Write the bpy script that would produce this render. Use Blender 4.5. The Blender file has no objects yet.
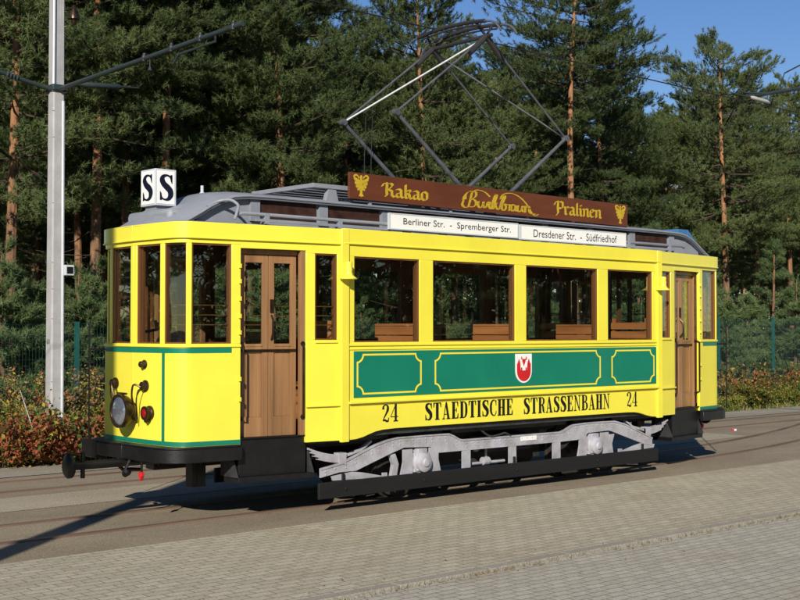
import bpy, bmesh, math, random
import numpy as np
from mathutils import Vector, Matrix

S = bpy.context.scene
COL = S.collection
R = math.radians

# ------------------------------------------------------------------ camera
CAM_POS = Vector((-11.42, -11.577, 1.976))
CAM_YAW, CAM_PITCH, FOC = 0.839806, 0.024112, 1241.93      # FOC in units of 800 px
cd = bpy.data.cameras.new('camera')
cam = bpy.data.objects.new('camera', cd)
COL.objects.link(cam)
S.camera = cam
cd.sensor_width = 36.0
cd.lens = FOC / 800.0 * 36.0
cd.clip_start = 0.1
cd.clip_end = 3000
FWD0 = Vector((math.cos(CAM_YAW), math.sin(CAM_YAW), 0))
RIGHT = Vector((math.sin(CAM_YAW), -math.cos(CAM_YAW), 0))
FWD = FWD0 * math.cos(CAM_PITCH) + Vector((0, 0, math.sin(CAM_PITCH)))
UP = RIGHT.cross(FWD)
m = Matrix((RIGHT, UP, -FWD)).transposed().to_4x4()
m.translation = CAM_POS
cam.matrix_world = m

# ------------------------------------------------------------------ sky, sun, exposure
SUN_AZ, SUN_EL = R(39.5), R(26.0)          # direction in which the shadows fall, height of the sun
w = bpy.data.worlds.new("World")
S.world = w
w.use_nodes = True
nt = w.node_tree
nt.nodes.clear()
sky = nt.nodes.new('ShaderNodeTexSky')
sky.sky_type = 'NISHITA'
sky.sun_disc = False
sky.sun_elevation = SUN_EL
sky.sun_rotation = math.atan2(-math.cos(SUN_AZ), -math.sin(SUN_AZ))
sky.altitude = 100
sky.air_density = 1.0
sky.dust_density = 0.0
sky.ozone_density = 2.5
bg = nt.nodes.new('ShaderNodeBackground')
bg.inputs['Strength'].default_value = 0.075
wo = nt.nodes.new('ShaderNodeOutputWorld')
hs = nt.nodes.new('ShaderNodeHueSaturation')
hs.inputs['Saturation'].default_value = 1.25
hs.inputs['Hue'].default_value = 0.515
nt.links.new(sky.outputs[0], hs.inputs['Color'])
nt.links.new(hs.outputs[0], bg.inputs[0])
nt.links.new(bg.outputs[0], wo.inputs[0])
sd = bpy.data.lights.new('sun', 'SUN')
sd.energy = 4.8
sd.angle = R(0.53)
sd.color = (1.0, 0.93, 0.82)
sun = bpy.data.objects.new('sun', sd)
COL.objects.link(sun)
SUN_DIR = Vector((math.cos(SUN_AZ) * math.cos(SUN_EL), math.sin(SUN_AZ) * math.cos(SUN_EL), -math.sin(SUN_EL)))
sun.rotation_euler = SUN_DIR.to_track_quat('-Z', 'Y').to_euler()
S.view_settings.view_transform = 'Standard'
S.view_settings.look = 'None'
S.view_settings.exposure = 0.32
S.view_settings.gamma = 1.0
S.view_settings.use_curve_mapping = False
try:
    S.cycles.max_bounces = 8
    S.cycles.transparent_max_bounces = 16
    S.cycles.caustics_reflective = False
    S.cycles.caustics_refractive = False
except Exception:
    pass


# ------------------------------------------------------------------ materials
def new_mat(name):
    mt = bpy.data.materials.new(name)
    mt.use_nodes = True
    n = mt.node_tree.nodes
    return mt, n, mt.node_tree.links, n['Principled BSDF']


def setin(b, **kw):
    for k, v in kw.items():
        k = k.replace('_', ' ')
        if k in b.inputs:
            b.inputs[k].default_value = v


def c4(c):
    return (c[0], c[1], c[2], 1.0)


def mat(name, col, rough=0.5, var=0.08, scale=3.0, metal=0.0, bump=0.0, bscale=40.0, coat=0.0, spec=0.5, stretch=None, col2=None):
    """paint-like material: colour varied a little by noise"""
    mt, n, l, b = new_mat(name)
    setin(b, Roughness=rough, Metallic=metal)
    if 'Coat Weight' in b.inputs:
        b.inputs['Coat Weight'].default_value = coat
        b.inputs['Coat Roughness'].default_value = 0.08
    if 'Specular IOR Level' in b.inputs:
        b.inputs['Specular IOR Level'].default_value = spec
    tc = n.new('ShaderNodeTexCoord')
    mp = n.new('ShaderNodeMapping')
    l.new(tc.outputs['Object'], mp.inputs['Vector'])
    if stretch:
        mp.inputs['Scale'].default_value = stretch
    nz = n.new('ShaderNodeTexNoise')
    nz.inputs['Scale'].default_value = scale
    nz.inputs['Detail'].default_value = 6
    nz.inputs['Roughness'].default_value = 0.62
    l.new(mp.outputs[0], nz.inputs['Vector'])
    rp = n.new('ShaderNodeValToRGB')
    lo = col2 if col2 else tuple(c * (1 - var * 2) for c in col)
    hi = tuple(min(1, c * (1 + var)) for c in col)
    rp.color_ramp.elements[0].position = 0.3
    rp.color_ramp.elements[1].position = 0.7
    rp.color_ramp.elements[0].color = c4(lo)
    rp.color_ramp.elements[1].color = c4(hi)
    l.new(nz.outputs['Fac'], rp.inputs[0])
    l.new(rp.outputs[0], b.inputs['Base Color'])
    if bump > 0:
        nb = n.new('ShaderNodeTexNoise')
        nb.inputs['Scale'].default_value = bscale
        nb.inputs['Detail'].default_value = 4
        l.new(mp.outputs[0], nb.inputs['Vector'])
        bp = n.new('ShaderNodeBump')
        bp.inputs['Strength'].default_value = bump
        bp.inputs['Distance'].default_value = 0.01
        l.new(nb.outputs['Fac'], bp.inputs['Height'])
        l.new(bp.outputs[0], b.inputs['Normal'])
    return mt


M = {}
M['yellow'] = mat('yellow_paint', (0.81, 0.722, 0.062), 0.30, 0.035, 1.3, coat=0.3, bump=0.22, bscale=2.6)
M['green'] = mat('green_paint', (0.007, 0.185, 0.112), 0.3, 0.05, 2.0, coat=0.25, bump=0.08, bscale=2.5)
M['gold_line'] = mat('yellow_lining', (0.80, 0.66, 0.05), 0.35, 0.03)
M['wood'] = mat('varnished_door_wood', (0.29, 0.152, 0.066), 0.38, 0.20, 9.0, stretch=(1, 1, 0.06), coat=0.2)
M['wood_dark'] = mat('dark_varnished_wood', (0.17, 0.066, 0.022), 0.35, 0.2, 9.0, stretch=(1, 1, 0.06), coat=0.15)
M['bench_wood'] = mat('bench_wood', (0.40, 0.15, 0.05), 0.35, 0.2, 8.0, stretch=(1, 0.1, 1), coat=0.2)
M['interior'] = mat('interior_wood', (0.13, 0.062, 0.028), 0.5, 0.2, 8.0, stretch=(1, 1, 0.1))
M['ceiling'] = mat('interior_ceiling', (0.42, 0.38, 0.30), 0.6, 0.05)
M['floor'] = mat('interior_floor', (0.08, 0.06, 0.045), 0.7, 0.1)
M['roof'] = mat('grey_roof_paint', (0.235, 0.25, 0.28), 0.55, 0.10, 2.5, bump=0.15, bscale=14)
M['roof_dark'] = mat('dark_roof_canvas', (0.16, 0.17, 0.19), 0.6, 0.12, 3.0, bump=0.15, bscale=20)
M['truck'] = mat('light_grey_truck_paint', (0.40, 0.40, 0.45), 0.5, 0.06, 5.0, bump=0.2, bscale=25, col2=(0.25, 0.24, 0.24))
M['black'] = mat('black_frame_paint', (0.0065, 0.0065, 0.007), 0.42, 0.25, 5.0, bump=0.2, bscale=20)
M['under'] = mat('underframe_dark_grey', (0.035, 0.036, 0.038), 0.6, 0.3, 5.0)
M['plank'] = mat('life_guard_plank_wood', (0.006, 0.006, 0.0065), 0.65, 0.25, 6.0, stretch=(0.1, 1, 1), bump=0.3, bscale=30)
M['brass'] = mat('brass', (0.55, 0.36, 0.11), 0.32, 0.2, 12, metal=1.0)
M['bronze'] = mat('dark_bronze', (0.055, 0.036, 0.021), 0.35, 0.3, 14, metal=0.7)
M['darkmetal'] = mat('dark_metal', (0.05, 0.05, 0.055), 0.45, 0.2, 10, metal=0.4)
M['panto'] = mat('pantograph_steel', (0.13, 0.135, 0.145), 0.42, 0.2, 8, metal=0.3)
M['panto_dark'] = mat('pantograph_carbon', (0.030, 0.028, 0.028), 0.55, 0.2, 8)
M['panto_light'] = mat('pantograph_light_tube', (0.42, 0.43, 0.44), 0.4, 0.1, 8)
M['white'] = mat('white_enamel', (0.80, 0.80, 0.77), 0.3, 0.03, 2)
M['boxgrey'] = mat('pale_grey_box', (0.50, 0.53, 0.55), 0.4, 0.05, 2)
M['navy'] = mat('navy_letter', (0.006, 0.007, 0.022), 0.4, 0.05)
M['letter'] = mat('black_letter', (0.008, 0.008, 0.008), 0.4, 0.05)
M['board'] = mat('red_brown_board', (0.130, 0.038, 0.014), 0.38, 0.16, 5.0, stretch=(0.25, 1, 1), coat=0.1)
M['goldpaint'] = mat('gold_paint', (0.50, 0.34, 0.022), 0.45, 0.12, 10)
M['blue'] = mat('blue_box', (0.05, 0.16, 0.34), 0.4, 0.1, 4)
M['red'] = mat('red_paint', (0.55, 0.018, 0.02), 0.35, 0.06)
M['vent'] = mat('clerestory_brown', (0.055, 0.026, 0.018), 0.25, 0.3, 6.0)
M['steel'] = mat('worn_rail_steel', (0.25, 0.165, 0.125), 0.45, 0.2, 3.0, metal=0.35, stretch=(0.1, 1, 1))
M['wheel'] = mat('wheel_steel', (0.06, 0.055, 0.05), 0.5, 0.25, 8, metal=0.5)
M['concrete'] = mat('mast_concrete', (0.36, 0.355, 0.35), 0.85, 0.09, 3.5, bump=0.35, bscale=60)
M['galv'] = mat('galvanised_pipe', (0.55, 0.57, 0.58), 0.45, 0.08, 4, metal=0.3)
M['mesh'] = mat('fence_wire_coating', (0.008, 0.045, 0.040), 0.6, 0.1, 4)
M['greenpost'] = mat('green_fence_coating', (0.012, 0.085, 0.075), 0.45, 0.1, 4)
M['insul'] = mat('grey_green_insulator', (0.030, 0.042, 0.042), 0.4, 0.1, 4)
M['ceramic'] = mat('pale_insulator', (0.45, 0.46, 0.42), 0.35, 0.1, 6)
M['wire'] = mat('copper_wire', (0.045, 0.035, 0.03), 0.45, 0.1, 4, metal=0.5)
M['bark_limb'] = mat('limb_bark', (0.065, 0.042, 0.027), 0.9, 0.3, 8)


def glass_mat():
    mt, n, l, b = new_mat('window_glass')
    n.remove(b)
    tr = n.new('ShaderNodeBsdfTransparent')
    tr.inputs[0].default_value = (0.94, 0.96, 0.95, 1)
    gl = n.new('ShaderNodeBsdfGlossy')
    gl.inputs['Roughness'].default_value = 0.0
    gl.inputs[0].default_value = (1, 1, 1, 1)
    nz = n.new('ShaderNodeTexNoise')
    nz.inputs['Scale'].default_value = 1.6
    tc = n.new('ShaderNodeTexCoord')
    l.new(tc.outputs['Object'], nz.inputs['Vector'])
    bp = n.new('ShaderNodeBump')
    bp.inputs['Strength'].default_value = 0.05
    bp.inputs['Distance'].default_value = 0.02
    l.new(nz.outputs['Fac'], bp.inputs['Height'])
    l.new(bp.outputs[0], gl.inputs['Normal'])
    lw = n.new('ShaderNodeLayerWeight')
    lw.inputs['Blend'].default_value = 0.5
    pw = n.new('ShaderNodeMath')
    pw.operation = 'POWER'
    pw.inputs[1].default_value = 4.0
    l.new(lw.outputs['Facing'], pw.inputs[0])
    mu = n.new('ShaderNodeMath')
    mu.operation = 'MULTIPLY_ADD'
    mu.inputs[1].default_value = 0.9
    mu.inputs[2].default_value = 0.065
    mu.use_clamp = True
    l.new(pw.outputs[0], mu.inputs[0])
    mx = n.new('ShaderNodeMixShader')
    l.new(mu.outputs[0], mx.inputs[0])
    l.new(tr.outputs[0], mx.inputs[1])
    l.new(gl.outputs[0], mx.inputs[2])
    l.new(mx.outputs[0], n['Material Output'].inputs[0])
    return mt


M['glass'] = glass_mat()


def lens_mat(name, col, rough=0.05, metal=0.0):
    mt, n, l, b = new_mat(name)
    setin(b, Roughness=rough, Metallic=metal)
    b.inputs['Base Color'].default_value = c4(col)
    v = n.new('ShaderNodeTexVoronoi')
    v.inputs['Scale'].default_value = 38
    bp = n.new('ShaderNodeBump')
    bp.inputs['Strength'].default_value = 0.3
    bp.inputs['Distance'].default_value = 0.004
    tc = n.new('ShaderNodeTexCoord')
    l.new(tc.outputs['Object'], v.inputs['Vector'])
    l.new(v.outputs['Distance'], bp.inputs['Height'])
    l.new(bp.outputs[0], b.inputs['Normal'])
    return mt


M['lens'] = lens_mat('headlight_lens', (0.50, 0.56, 0.68), 0.10, 0.85)
M['redlens'] = lens_mat('red_lens', (0.26, 0.006, 0.005), 0.08)


def leaf_mat(name, cols, trans=0.25, rough=0.55, scale=0.7):
    """leaf colours varied by a coarse and a fine noise, a little translucency"""
    mt, n, l, b = new_mat(name)
    setin(b, Roughness=rough)
    if 'Specular IOR Level' in b.inputs:
        b.inputs['Specular IOR Level'].default_value = 0.3
    tc = n.new('ShaderNodeTexCoord')
    nz = n.new('ShaderNodeTexNoise')
    nz.inputs['Scale'].default_value = scale
    nz.inputs['Detail'].default_value = 8
    nz.inputs['Roughness'].default_value = 0.75
    l.new(tc.outputs['Object'], nz.inputs['Vector'])
    oi = n.new('ShaderNodeObjectInfo')
    ad = n.new('ShaderNodeMath')
    ad.operation = 'MULTIPLY_ADD'
    ad.inputs[1].default_value = 0.22
    ad.inputs[2].default_value = -0.11
    l.new(oi.outputs['Random'], ad.inputs[0])
    sm = n.new('ShaderNodeMath')
    l.new(nz.outputs['Fac'], sm.inputs[0])
    l.new(ad.outputs[0], sm.inputs[1])
    rp = n.new('ShaderNodeValToRGB')
    els = rp.color_ramp.elements
    while len(els) < len(cols):
        els.new(0.5)
    for i, c in enumerate(cols):
        els[i].position = 0.3 + 0.4 * i / max(1, len(cols) - 1)
        els[i].color = c4(c)
    l.new(sm.outputs[0], rp.inputs[0])
    l.new(rp.outputs[0], b.inputs['Base Color'])
    tl = n.new('ShaderNodeBsdfTranslucent')
    l.new(rp.outputs[0], tl.inputs[0])
    mx = n.new('ShaderNodeMixShader')
    mx.inputs[0].default_value = trans
    l.new(b.outputs[0], mx.inputs[1])
    l.new(tl.outputs[0], mx.inputs[2])
    l.new(mx.outputs[0], n['Material Output'].inputs[0])
    return mt


M['needle'] = leaf_mat('pine_needles', [(0.082, 0.118, 0.042), (0.145, 0.190, 0.066), (0.215, 0.258, 0.095)], 0.5)
M['needle_young'] = leaf_mat('young_pine_needles', [(0.105, 0.160, 0.060), (0.170, 0.240, 0.092), (0.235, 0.300, 0.125)], 0.45)
M['leaf_red'] = leaf_mat('red_leaves', [(0.19, 0.045, 0.030), (0.36, 0.105, 0.050), (0.44, 0.20, 0.080)], 0.3, scale=6)
M['leaf_yellow'] = leaf_mat('yellow_leaves', [(0.22, 0.13, 0.02), (0.36, 0.26, 0.04), (0.42, 0.36, 0.06)], 0.3, scale=6)
M['leaf_green'] = leaf_mat('green_leaves', [(0.035, 0.065, 0.016), (0.085, 0.14, 0.025), (0.15, 0.20, 0.035)], 0.3, scale=6)
M['leaf_brown'] = leaf_mat('dry_leaves', [(0.11, 0.06, 0.03), (0.20, 0.12, 0.06), (0.30, 0.19, 0.09)], 0.2, scale=6)
M['straw'] = leaf_mat('dry_grass', [(0.20, 0.14, 0.06), (0.33, 0.24, 0.11), (0.42, 0.33, 0.17)], 0.2, scale=8)


def bark_mat():
    mt, n, l, b = new_mat('pine_bark')
    setin(b, Roughness=0.9)
    tc = n.new('ShaderNodeTexCoord')
    sp = n.new('ShaderNodeSeparateXYZ')
    l.new(tc.outputs['Object'], sp.inputs[0])
    mp = n.new('ShaderNodeMapping')
    mp.inputs['Scale'].default_value = (1, 1, 0.3)
    l.new(tc.outputs['Object'], mp.inputs[0])
    nz = n.new('ShaderNodeTexNoise')
    nz.inputs['Scale'].default_value = 11
    nz.inputs['Detail'].default_value = 8
    nz.inputs['Roughness'].default_value = 0.7
    l.new(mp.outputs[0], nz.inputs['Vector'])
    ma = n.new('ShaderNodeMath')
    ma.operation = 'MULTIPLY_ADD'
    ma.inputs[1].default_value = 1.6
    ma.inputs[2].default_value = -0.8
    l.new(nz.outputs['Fac'], ma.inputs[0])
    mr = n.new('ShaderNodeMapRange')
    mr.inputs['From Min'].default_value = 2.2
    mr.inputs['From Max'].default_value = 6.5
    l.new(sp.outputs['Z'], mr.inputs['Value'])
    rp1 = n.new('ShaderNodeValToRGB')
    rp1.color_ramp.elements[0].position = 0.3
    rp1.color_ramp.elements[1].position = 0.72
    rp1.color_ramp.elements[0].color = (0.035, 0.022, 0.014, 1)
    rp1.color_ramp.elements[1].color = (0.21, 0.13, 0.075, 1)
    rp2 = n.new('ShaderNodeValToRGB')
    rp2.color_ramp.elements[0].position = 0.28
    rp2.color_ramp.elements[1].position = 0.7
    rp2.color_ramp.elements[0].color = (0.14, 0.062, 0.028, 1)
    rp2.color_ramp.elements[1].color = (0.42, 0.205, 0.090, 1)
    l.new(nz.outputs['Fac'], rp1.inputs[0])
    l.new(nz.outputs['Fac'], rp2.inputs[0])
    mx = n.new('ShaderNodeMix')
    mx.data_type = 'RGBA'
    l.new(mr.outputs[0], mx.inputs[0])
    l.new(rp1.outputs[0], mx.inputs[6])
    l.new(rp2.outputs[0], mx.inputs[7])
    l.new(mx.outputs[2], b.inputs['Base Color'])
    bp = n.new('ShaderNodeBump')
    bp.inputs['Strength'].default_value = 0.8
    bp.inputs['Distance'].default_value = 0.03
    l.new(nz.outputs['Fac'], bp.inputs['Height'])
    l.new(bp.outputs[0], b.inputs['Normal'])
    return mt


M['bark'] = bark_mat()


def ground_mat(name, a, bcol, scale=1.2, fine=60, rough=0.95, bump=0.4, c=None, speck=None):
    mt, n, l, b = new_mat(name)
    setin(b, Roughness=rough)
    if 'Specular IOR Level' in b.inputs:
        b.inputs['Specular IOR Level'].default_value = 0.2
    tc = n.new('ShaderNodeTexCoord')
    nz = n.new('ShaderNodeTexNoise')
    nz.inputs['Scale'].default_value = scale
    nz.inputs['Detail'].default_value = 9
    nz.inputs['Roughness'].default_value = 0.7
    mp = n.new('ShaderNodeMapping')
    mp.inputs['Scale'].default_value = (0.45, 1.0, 1.0)
    l.new(tc.outputs['Object'], mp.inputs[0])
    l.new(mp.outputs[0], nz.inputs['Vector'])
    rp = n.new('ShaderNodeValToRGB')
    rp.color_ramp.elements[0].position = 0.32
    rp.color_ramp.elements[1].position = 0.68
    rp.color_ramp.elements[0].color = c4(a)
    rp.color_ramp.elements[1].color = c4(bcol)
    l.new(nz.outputs['Fac'], rp.inputs[0])
    out = rp.outputs[0]
    fz = n.new('ShaderNodeTexNoise')
    fz.inputs['Scale'].default_value = fine
    fz.inputs['Detail'].default_value = 3
    l.new(tc.outputs['Object'], fz.inputs['Vector'])
    r2 = n.new('ShaderNodeValToRGB')
    r2.color_ramp.elements[0].position = 0.35
    r2.color_ramp.elements[1].position = 0.7
    r2.color_ramp.elements[0].color = (0.72, 0.72, 0.72, 1)
    r2.color_ramp.elements[1].color = (1.25, 1.25, 1.25, 1)
    l.new(fz.outputs['Fac'], r2.inputs[0])
    mx = n.new('ShaderNodeMix')
    mx.data_type = 'RGBA'
    mx.blend_type = 'MULTIPLY'
    mx.inputs[0].default_value = 1.0
    l.new(out, mx.inputs[6])
    l.new(r2.outputs[0], mx.inputs[7])
    l.new(mx.outputs[2], b.inputs['Base Color'])
    bp = n.new('ShaderNodeBump')
    bp.inputs['Strength'].default_value = bump
    bp.inputs['Distance'].default_value = 0.01
    l.new(fz.outputs['Fac'], bp.inputs['Height'])
    l.new(bp.outputs[0], b.inputs['Normal'])
    return mt


def paver_mat(name, c1, c2, mortar, bw=0.22, bh=0.11, dirt=(0.25, 0.19, 0.11)):
    mt, n, l, b = new_mat(name)
    setin(b, Roughness=0.9)
    if 'Specular IOR Level' in b.inputs:
        b.inputs['Specular IOR Level'].default_value = 0.2
    tc = n.new('ShaderNodeTexCoord')
    br = n.new('ShaderNodeTexBrick')
    br.inputs['Scale'].default_value = 1.0
    br.inputs['Brick Width'].default_value = bw
    br.inputs['Row Height'].default_value = bh
    br.inputs['Mortar Size'].default_value = 0.007
    br.inputs['Mortar Smooth'].default_value = 0.4
    br.inputs['Bias'].default_value = 0.0
    br.inputs['Color1'].default_value = c4(c1)
    br.inputs['Color2'].default_value = c4(c2)
    br.inputs['Mortar'].default_value = c4(mortar)
    wz = n.new('ShaderNodeTexNoise')
    wz.inputs['Scale'].default_value = 3.0
    l.new(tc.outputs['Object'], wz.inputs['Vector'])
    vm = n.new('ShaderNodeVectorMath')
    vm.operation = 'MULTIPLY_ADD'
    vm.inputs[1].default_value = (0.012, 0.012, 0)
    l.new(wz.outputs['Color'], vm.inputs[0])
    l.new(tc.outputs['Object'], vm.inputs[2])
    l.new(vm.outputs[0], br.inputs['Vector'])
    nz = n.new('ShaderNodeTexNoise')
    nz.inputs['Scale'].default_value = 0.8
    nz.inputs['Detail'].default_value = 9
    nz.inputs['Roughness'].default_value = 0.72
    mp = n.new('ShaderNodeMapping')
    mp.inputs['Scale'].default_value = (0.4, 1, 1)
    l.new(tc.outputs['Object'], mp.inputs[0])
    l.new(mp.outputs[0], nz.inputs['Vector'])
    rp = n.new('ShaderNodeValToRGB')
    rp.color_ramp.elements[0].position = 0.50
    rp.color_ramp.elements[1].position = 0.78
    rp.color_ramp.elements[0].color = (0, 0, 0, 1)
    rp.color_ramp.elements[1].color = (0.65, 0.65, 0.65, 1)
    l.new(nz.outputs['Fac'], rp.inputs[0])
    mx = n.new('ShaderNodeMix')
    mx.data_type = 'RGBA'
    l.new(rp.outputs[0], mx.inputs[0])
    l.new(br.outputs['Color'], mx.inputs[6])
    mx.inputs[7].default_value = c4(dirt)
    fz = n.new('ShaderNodeTexNoise')
    fz.inputs['Scale'].default_value = 45
    fz.inputs['Detail'].default_value = 4
    l.new(tc.outputs['Object'], fz.inputs['Vector'])
    r2 = n.new('ShaderNodeValToRGB')
    r2.color_ramp.elements[0].position = 0.3
    r2.color_ramp.elements[1].position = 0.7
    r2.color_ramp.elements[0].color = (0.8, 0.8, 0.8, 1)
    r2.color_ramp.elements[1].color = (1.14, 1.14, 1.14, 1)
    l.new(fz.outputs['Fac'], r2.inputs[0])
    m2 = n.new('ShaderNodeMix')
    m2.data_type = 'RGBA'
    m2.blend_type = 'MULTIPLY'
    m2.inputs[0].default_value = 1
    l.new(mx.outputs[2], m2.inputs[6])
    l.new(r2.outputs[0], m2.inputs[7])
    l.new(m2.outputs[2], b.inputs['Base Color'])
    bp = n.new('ShaderNodeBump')
    bp.inputs['Strength'].default_value = 0.6
    bp.inputs['Distance'].default_value = 0.006
    bp.invert = True
    l.new(br.outputs['Fac'], bp.inputs['Height'])
    l.new(bp.outputs[0], b.inputs['Normal'])
    return mt


M['forest_floor'] = ground_mat('forest_floor', (0.045, 0.032, 0.018), (0.085, 0.075, 0.03), 0.8, 25)
M['track_asphalt'] = ground_mat('brown_track_asphalt', (0.215, 0.175, 0.118), (0.312, 0.258, 0.182), 0.9, 55)
M['gravel'] = ground_mat('pale_gravel', (0.320, 0.272, 0.190), (0.410, 0.358, 0.262), 1.0, 70)
M['verge'] = ground_mat('verge_strip', (0.25, 0.22, 0.165), (0.35, 0.315, 0.245), 1.4, 60)
M['kerb'] = ground_mat('kerb_concrete', (0.26, 0.235, 0.19), (0.34, 0.315, 0.26), 2.0, 70)
M['pavers'] = paver_mat('beige_pavers', (0.452, 0.410, 0.312), (0.378, 0.342, 0.258), (0.215, 0.188, 0.132))
M['lot_pavers'] = paver_mat('grey_pavers', (0.440, 0.410, 0.335), (0.375, 0.347, 0.282), (0.220, 0.196, 0.150), 0.20, 0.10)


# ------------------------------------------------------------------ mesh helpers
class MB:
    """collects simple shapes and links them as one mesh object"""

    def __init__(s):
        s.v, s.f, s.mi = [], [], []
        s.cur = 0

    def add(s, vs, fs):
        o = len(s.v)
        s.v.extend([tuple(p) for p in vs])
        s.f.extend([tuple(i + o for i in f) for f in fs])
        s.mi.extend([s.cur] * len(fs))
        return s

    def box(s, x0, x1, y0, y1, z0, z1):
        vs = [(x, y, z) for z in (z0, z1) for y in (y0, y1) for x in (x0, x1)]
        return s.add(vs, [(0, 2, 3, 1), (4, 5, 7, 6), (0, 1, 5, 4), (2, 6, 7, 3), (0, 4, 6, 2), (1, 3, 7, 5)])

    def prism(s, pts, axis, a, b):
        """2-D outline extruded along an axis from a to b ('y': pts are x,z; 'x': y,z; 'z': x,y)"""
        def P(p, t):
            return {'y': (p[0], t, p[1]), 'x': (t, p[0], p[1]), 'z': (p[0], p[1], t)}[axis]
        n = len(pts)
        vs = [P(p, a) for p in pts] + [P(p, b) for p in pts]
        fs = [tuple(range(n)), tuple(range(2 * n - 1, n - 1, -1))]
        fs += [(i, i + n, (i + 1) % n + n, (i + 1) % n) for i in range(n)]
        return s.add(vs, fs)

    def tube(s, pts, r, n=8, caps=True):
        pts = [Vector(p) for p in pts]
        rs = r if isinstance(r, (list, tuple)) else [r] * len(pts)
        vs, fs = [], []
        prev = None
        for i, p in enumerate(pts):
            d = (pts[min(i + 1, len(pts) - 1)] - pts[max(i - 1, 0)])
            if d.length < 1e-9:
                d = Vector((0, 0, 1))
            d.normalize()
            if prev is None:
                a = d.orthogonal().normalized()
            else:
                a = prev - d * prev.dot(d)
                if a.length < 1e-6:
                    a = d.orthogonal()
                a.normalize()
            prev = a
            b = d.cross(a)
            for k in range(n):
                t = 2 * math.pi * k / n
                vs.append(p + (a * math.cos(t) + b * math.sin(t)) * rs[i])
        for i in range(len(pts) - 1):
            for k in range(n):
                fs.append((i * n + k, i * n + (k + 1) % n, (i + 1) * n + (k + 1) % n, (i + 1) * n + k))
        if caps:
            fs.append(tuple(range(n - 1, -1, -1)))
            fs.append(tuple((len(pts) - 1) * n + k for k in range(n)))
        return s.add(vs, fs)

    def lathe(s, prof, origin, axis, n=24):
        """prof: (radius, distance along axis)"""
        axis = Vector(axis).normalized()
        a = axis.orthogonal().normalized()
        b = axis.cross(a)
        o = Vector(origin)
        vs, fs = [], []
        for r, t in prof:
            for k in range(n):
                q = 2 * math.pi * k / n
                vs.append(o + axis * t + (a * math.cos(q) + b * math.sin(q)) * max(r, 1e-4))
        m_ = len(prof)
        for i in range(m_ - 1):
            for k in range(n):
                fs.append((i * n + k, i * n + (k + 1) % n, (i + 1) * n + (k + 1) % n, (i + 1) * n + k))
        fs.append(tuple(range(n - 1, -1, -1)))
        fs.append(tuple((m_ - 1) * n + k for k in range(n)))
        return s.add(vs, fs)

    def band(s, pts, nrm, z0, z1, off, t):
        """wall strip along a plan polyline: outer face at off, thickness t inwards"""
        n = len(pts)
        vs = []
        for (x, y), (nx, ny) in zip(pts, nrm):
            for o, z in ((off, z0), (off, z1), (off - t, z1), (off - t, z0)):
                vs.append((x + nx * o, y + ny * o, z))
        fs = []
        for i in range(n - 1):
            for k in range(4):
                a, b = i * 4 + k, i * 4 + (k + 1) % 4
                fs.append((a, b, b + 4, a + 4))
        fs.append((0, 1, 2, 3))
        fs.append(tuple((n - 1) * 4 + k for k in (3, 2, 1, 0)))
        return s.add(vs, fs)

    def mirrored(s, sx=1, sy=1):
        o = MB()
        o.v = [(x * sx, y * sy, z) for x, y, z in s.v]
        o.f = list(s.f)
        o.mi = list(s.mi)
        return o

    def build(s, name, mats, parent=None, smooth=True, angle=38, bevel=0.0, recalc=True):
        me = bpy.data.meshes.new(name)
        me.from_pydata(s.v, [], s.f)
        if recalc:
            bm = bmesh.new()
            bm.from_mesh(me)
            bmesh.ops.recalc_face_normals(bm, faces=bm.faces)
            bm.to_mesh(me)
            bm.free()
        mats = mats if isinstance(mats, (list, tuple)) else [mats]
        for mt in mats:
            me.materials.append(mt)
        if len(mats) > 1:
            me.polygons.foreach_set('material_index', s.mi)
        if smooth:
            me.polygons.foreach_set('use_smooth', [True] * len(me.polygons))
            me.set_sharp_from_angle(angle=R(angle))
        o = bpy.data.objects.new(name, me)
        COL.objects.link(o)
        if parent:
            o.parent = parent
        if bevel > 0:
            md = o.modifiers.new('bevel', 'BEVEL')
            md.width = bevel
            md.segments = 2
            md.limit_method = 'ANGLE'
            md.angle_limit = R(50)
        return o


def thing(name, label, cat, loc=(0, 0, 0), rz=0.0, group=None):
    o = bpy.data.objects.new(name, None)
    COL.objects.link(o)
    o.location = loc
    o.rotation_euler = (0, 0, rz)
    o.empty_display_size = 0.3
    o['label'] = label
    o['category'] = cat
    if group:
        o['group'] = group
    return o


def tag(o, label, cat, group=None, kind=None):
    if label:
        o['label'] = label
    if cat:
        o['category'] = cat
    if group:
        o['group'] = group
    if kind:
        o['kind'] = kind
    return o


def spot(px, y):
    """ground point seen at image column px (0..800) at world depth y"""
    d = FWD0 + RIGHT * ((px - 400) / FOC)
    t = (y - CAM_POS.y) / d.y
    return CAM_POS.x + d.x * t, y


# ------------------------------------------------------------------ ground, tracks, pavements
def sheet(name, mt, x0, x1, ylo, yhi, z, n=1):
    """a strip between two edge curves ylo(x), yhi(x)"""
    fl = ylo if callable(ylo) else (lambda x: ylo)
    fh = yhi if callable(yhi) else (lambda x: yhi)
    b = MB()
    vs, fs = [], []
    for i in range(n + 1):
        x = x0 + (x1 - x0) * i / n
        vs += [(x, fl(x), z), (x, fh(x), z)]
    for i in range(n):
        fs.append((2 * i, 2 * i + 2, 2 * i + 3, 2 * i + 1))
    b.add(vs, fs)
    o = b.build(name, mt, smooth=False, recalc=False)
    o['kind'] = 'structure'
    return o


def shift(x):
    return 0.0175 * max(0.0, x - 2.2) ** 2 if x < 16 else 0.0175 * 13.8 ** 2 + 0.0175 * 2 * 13.8 * (x - 16)


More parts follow.
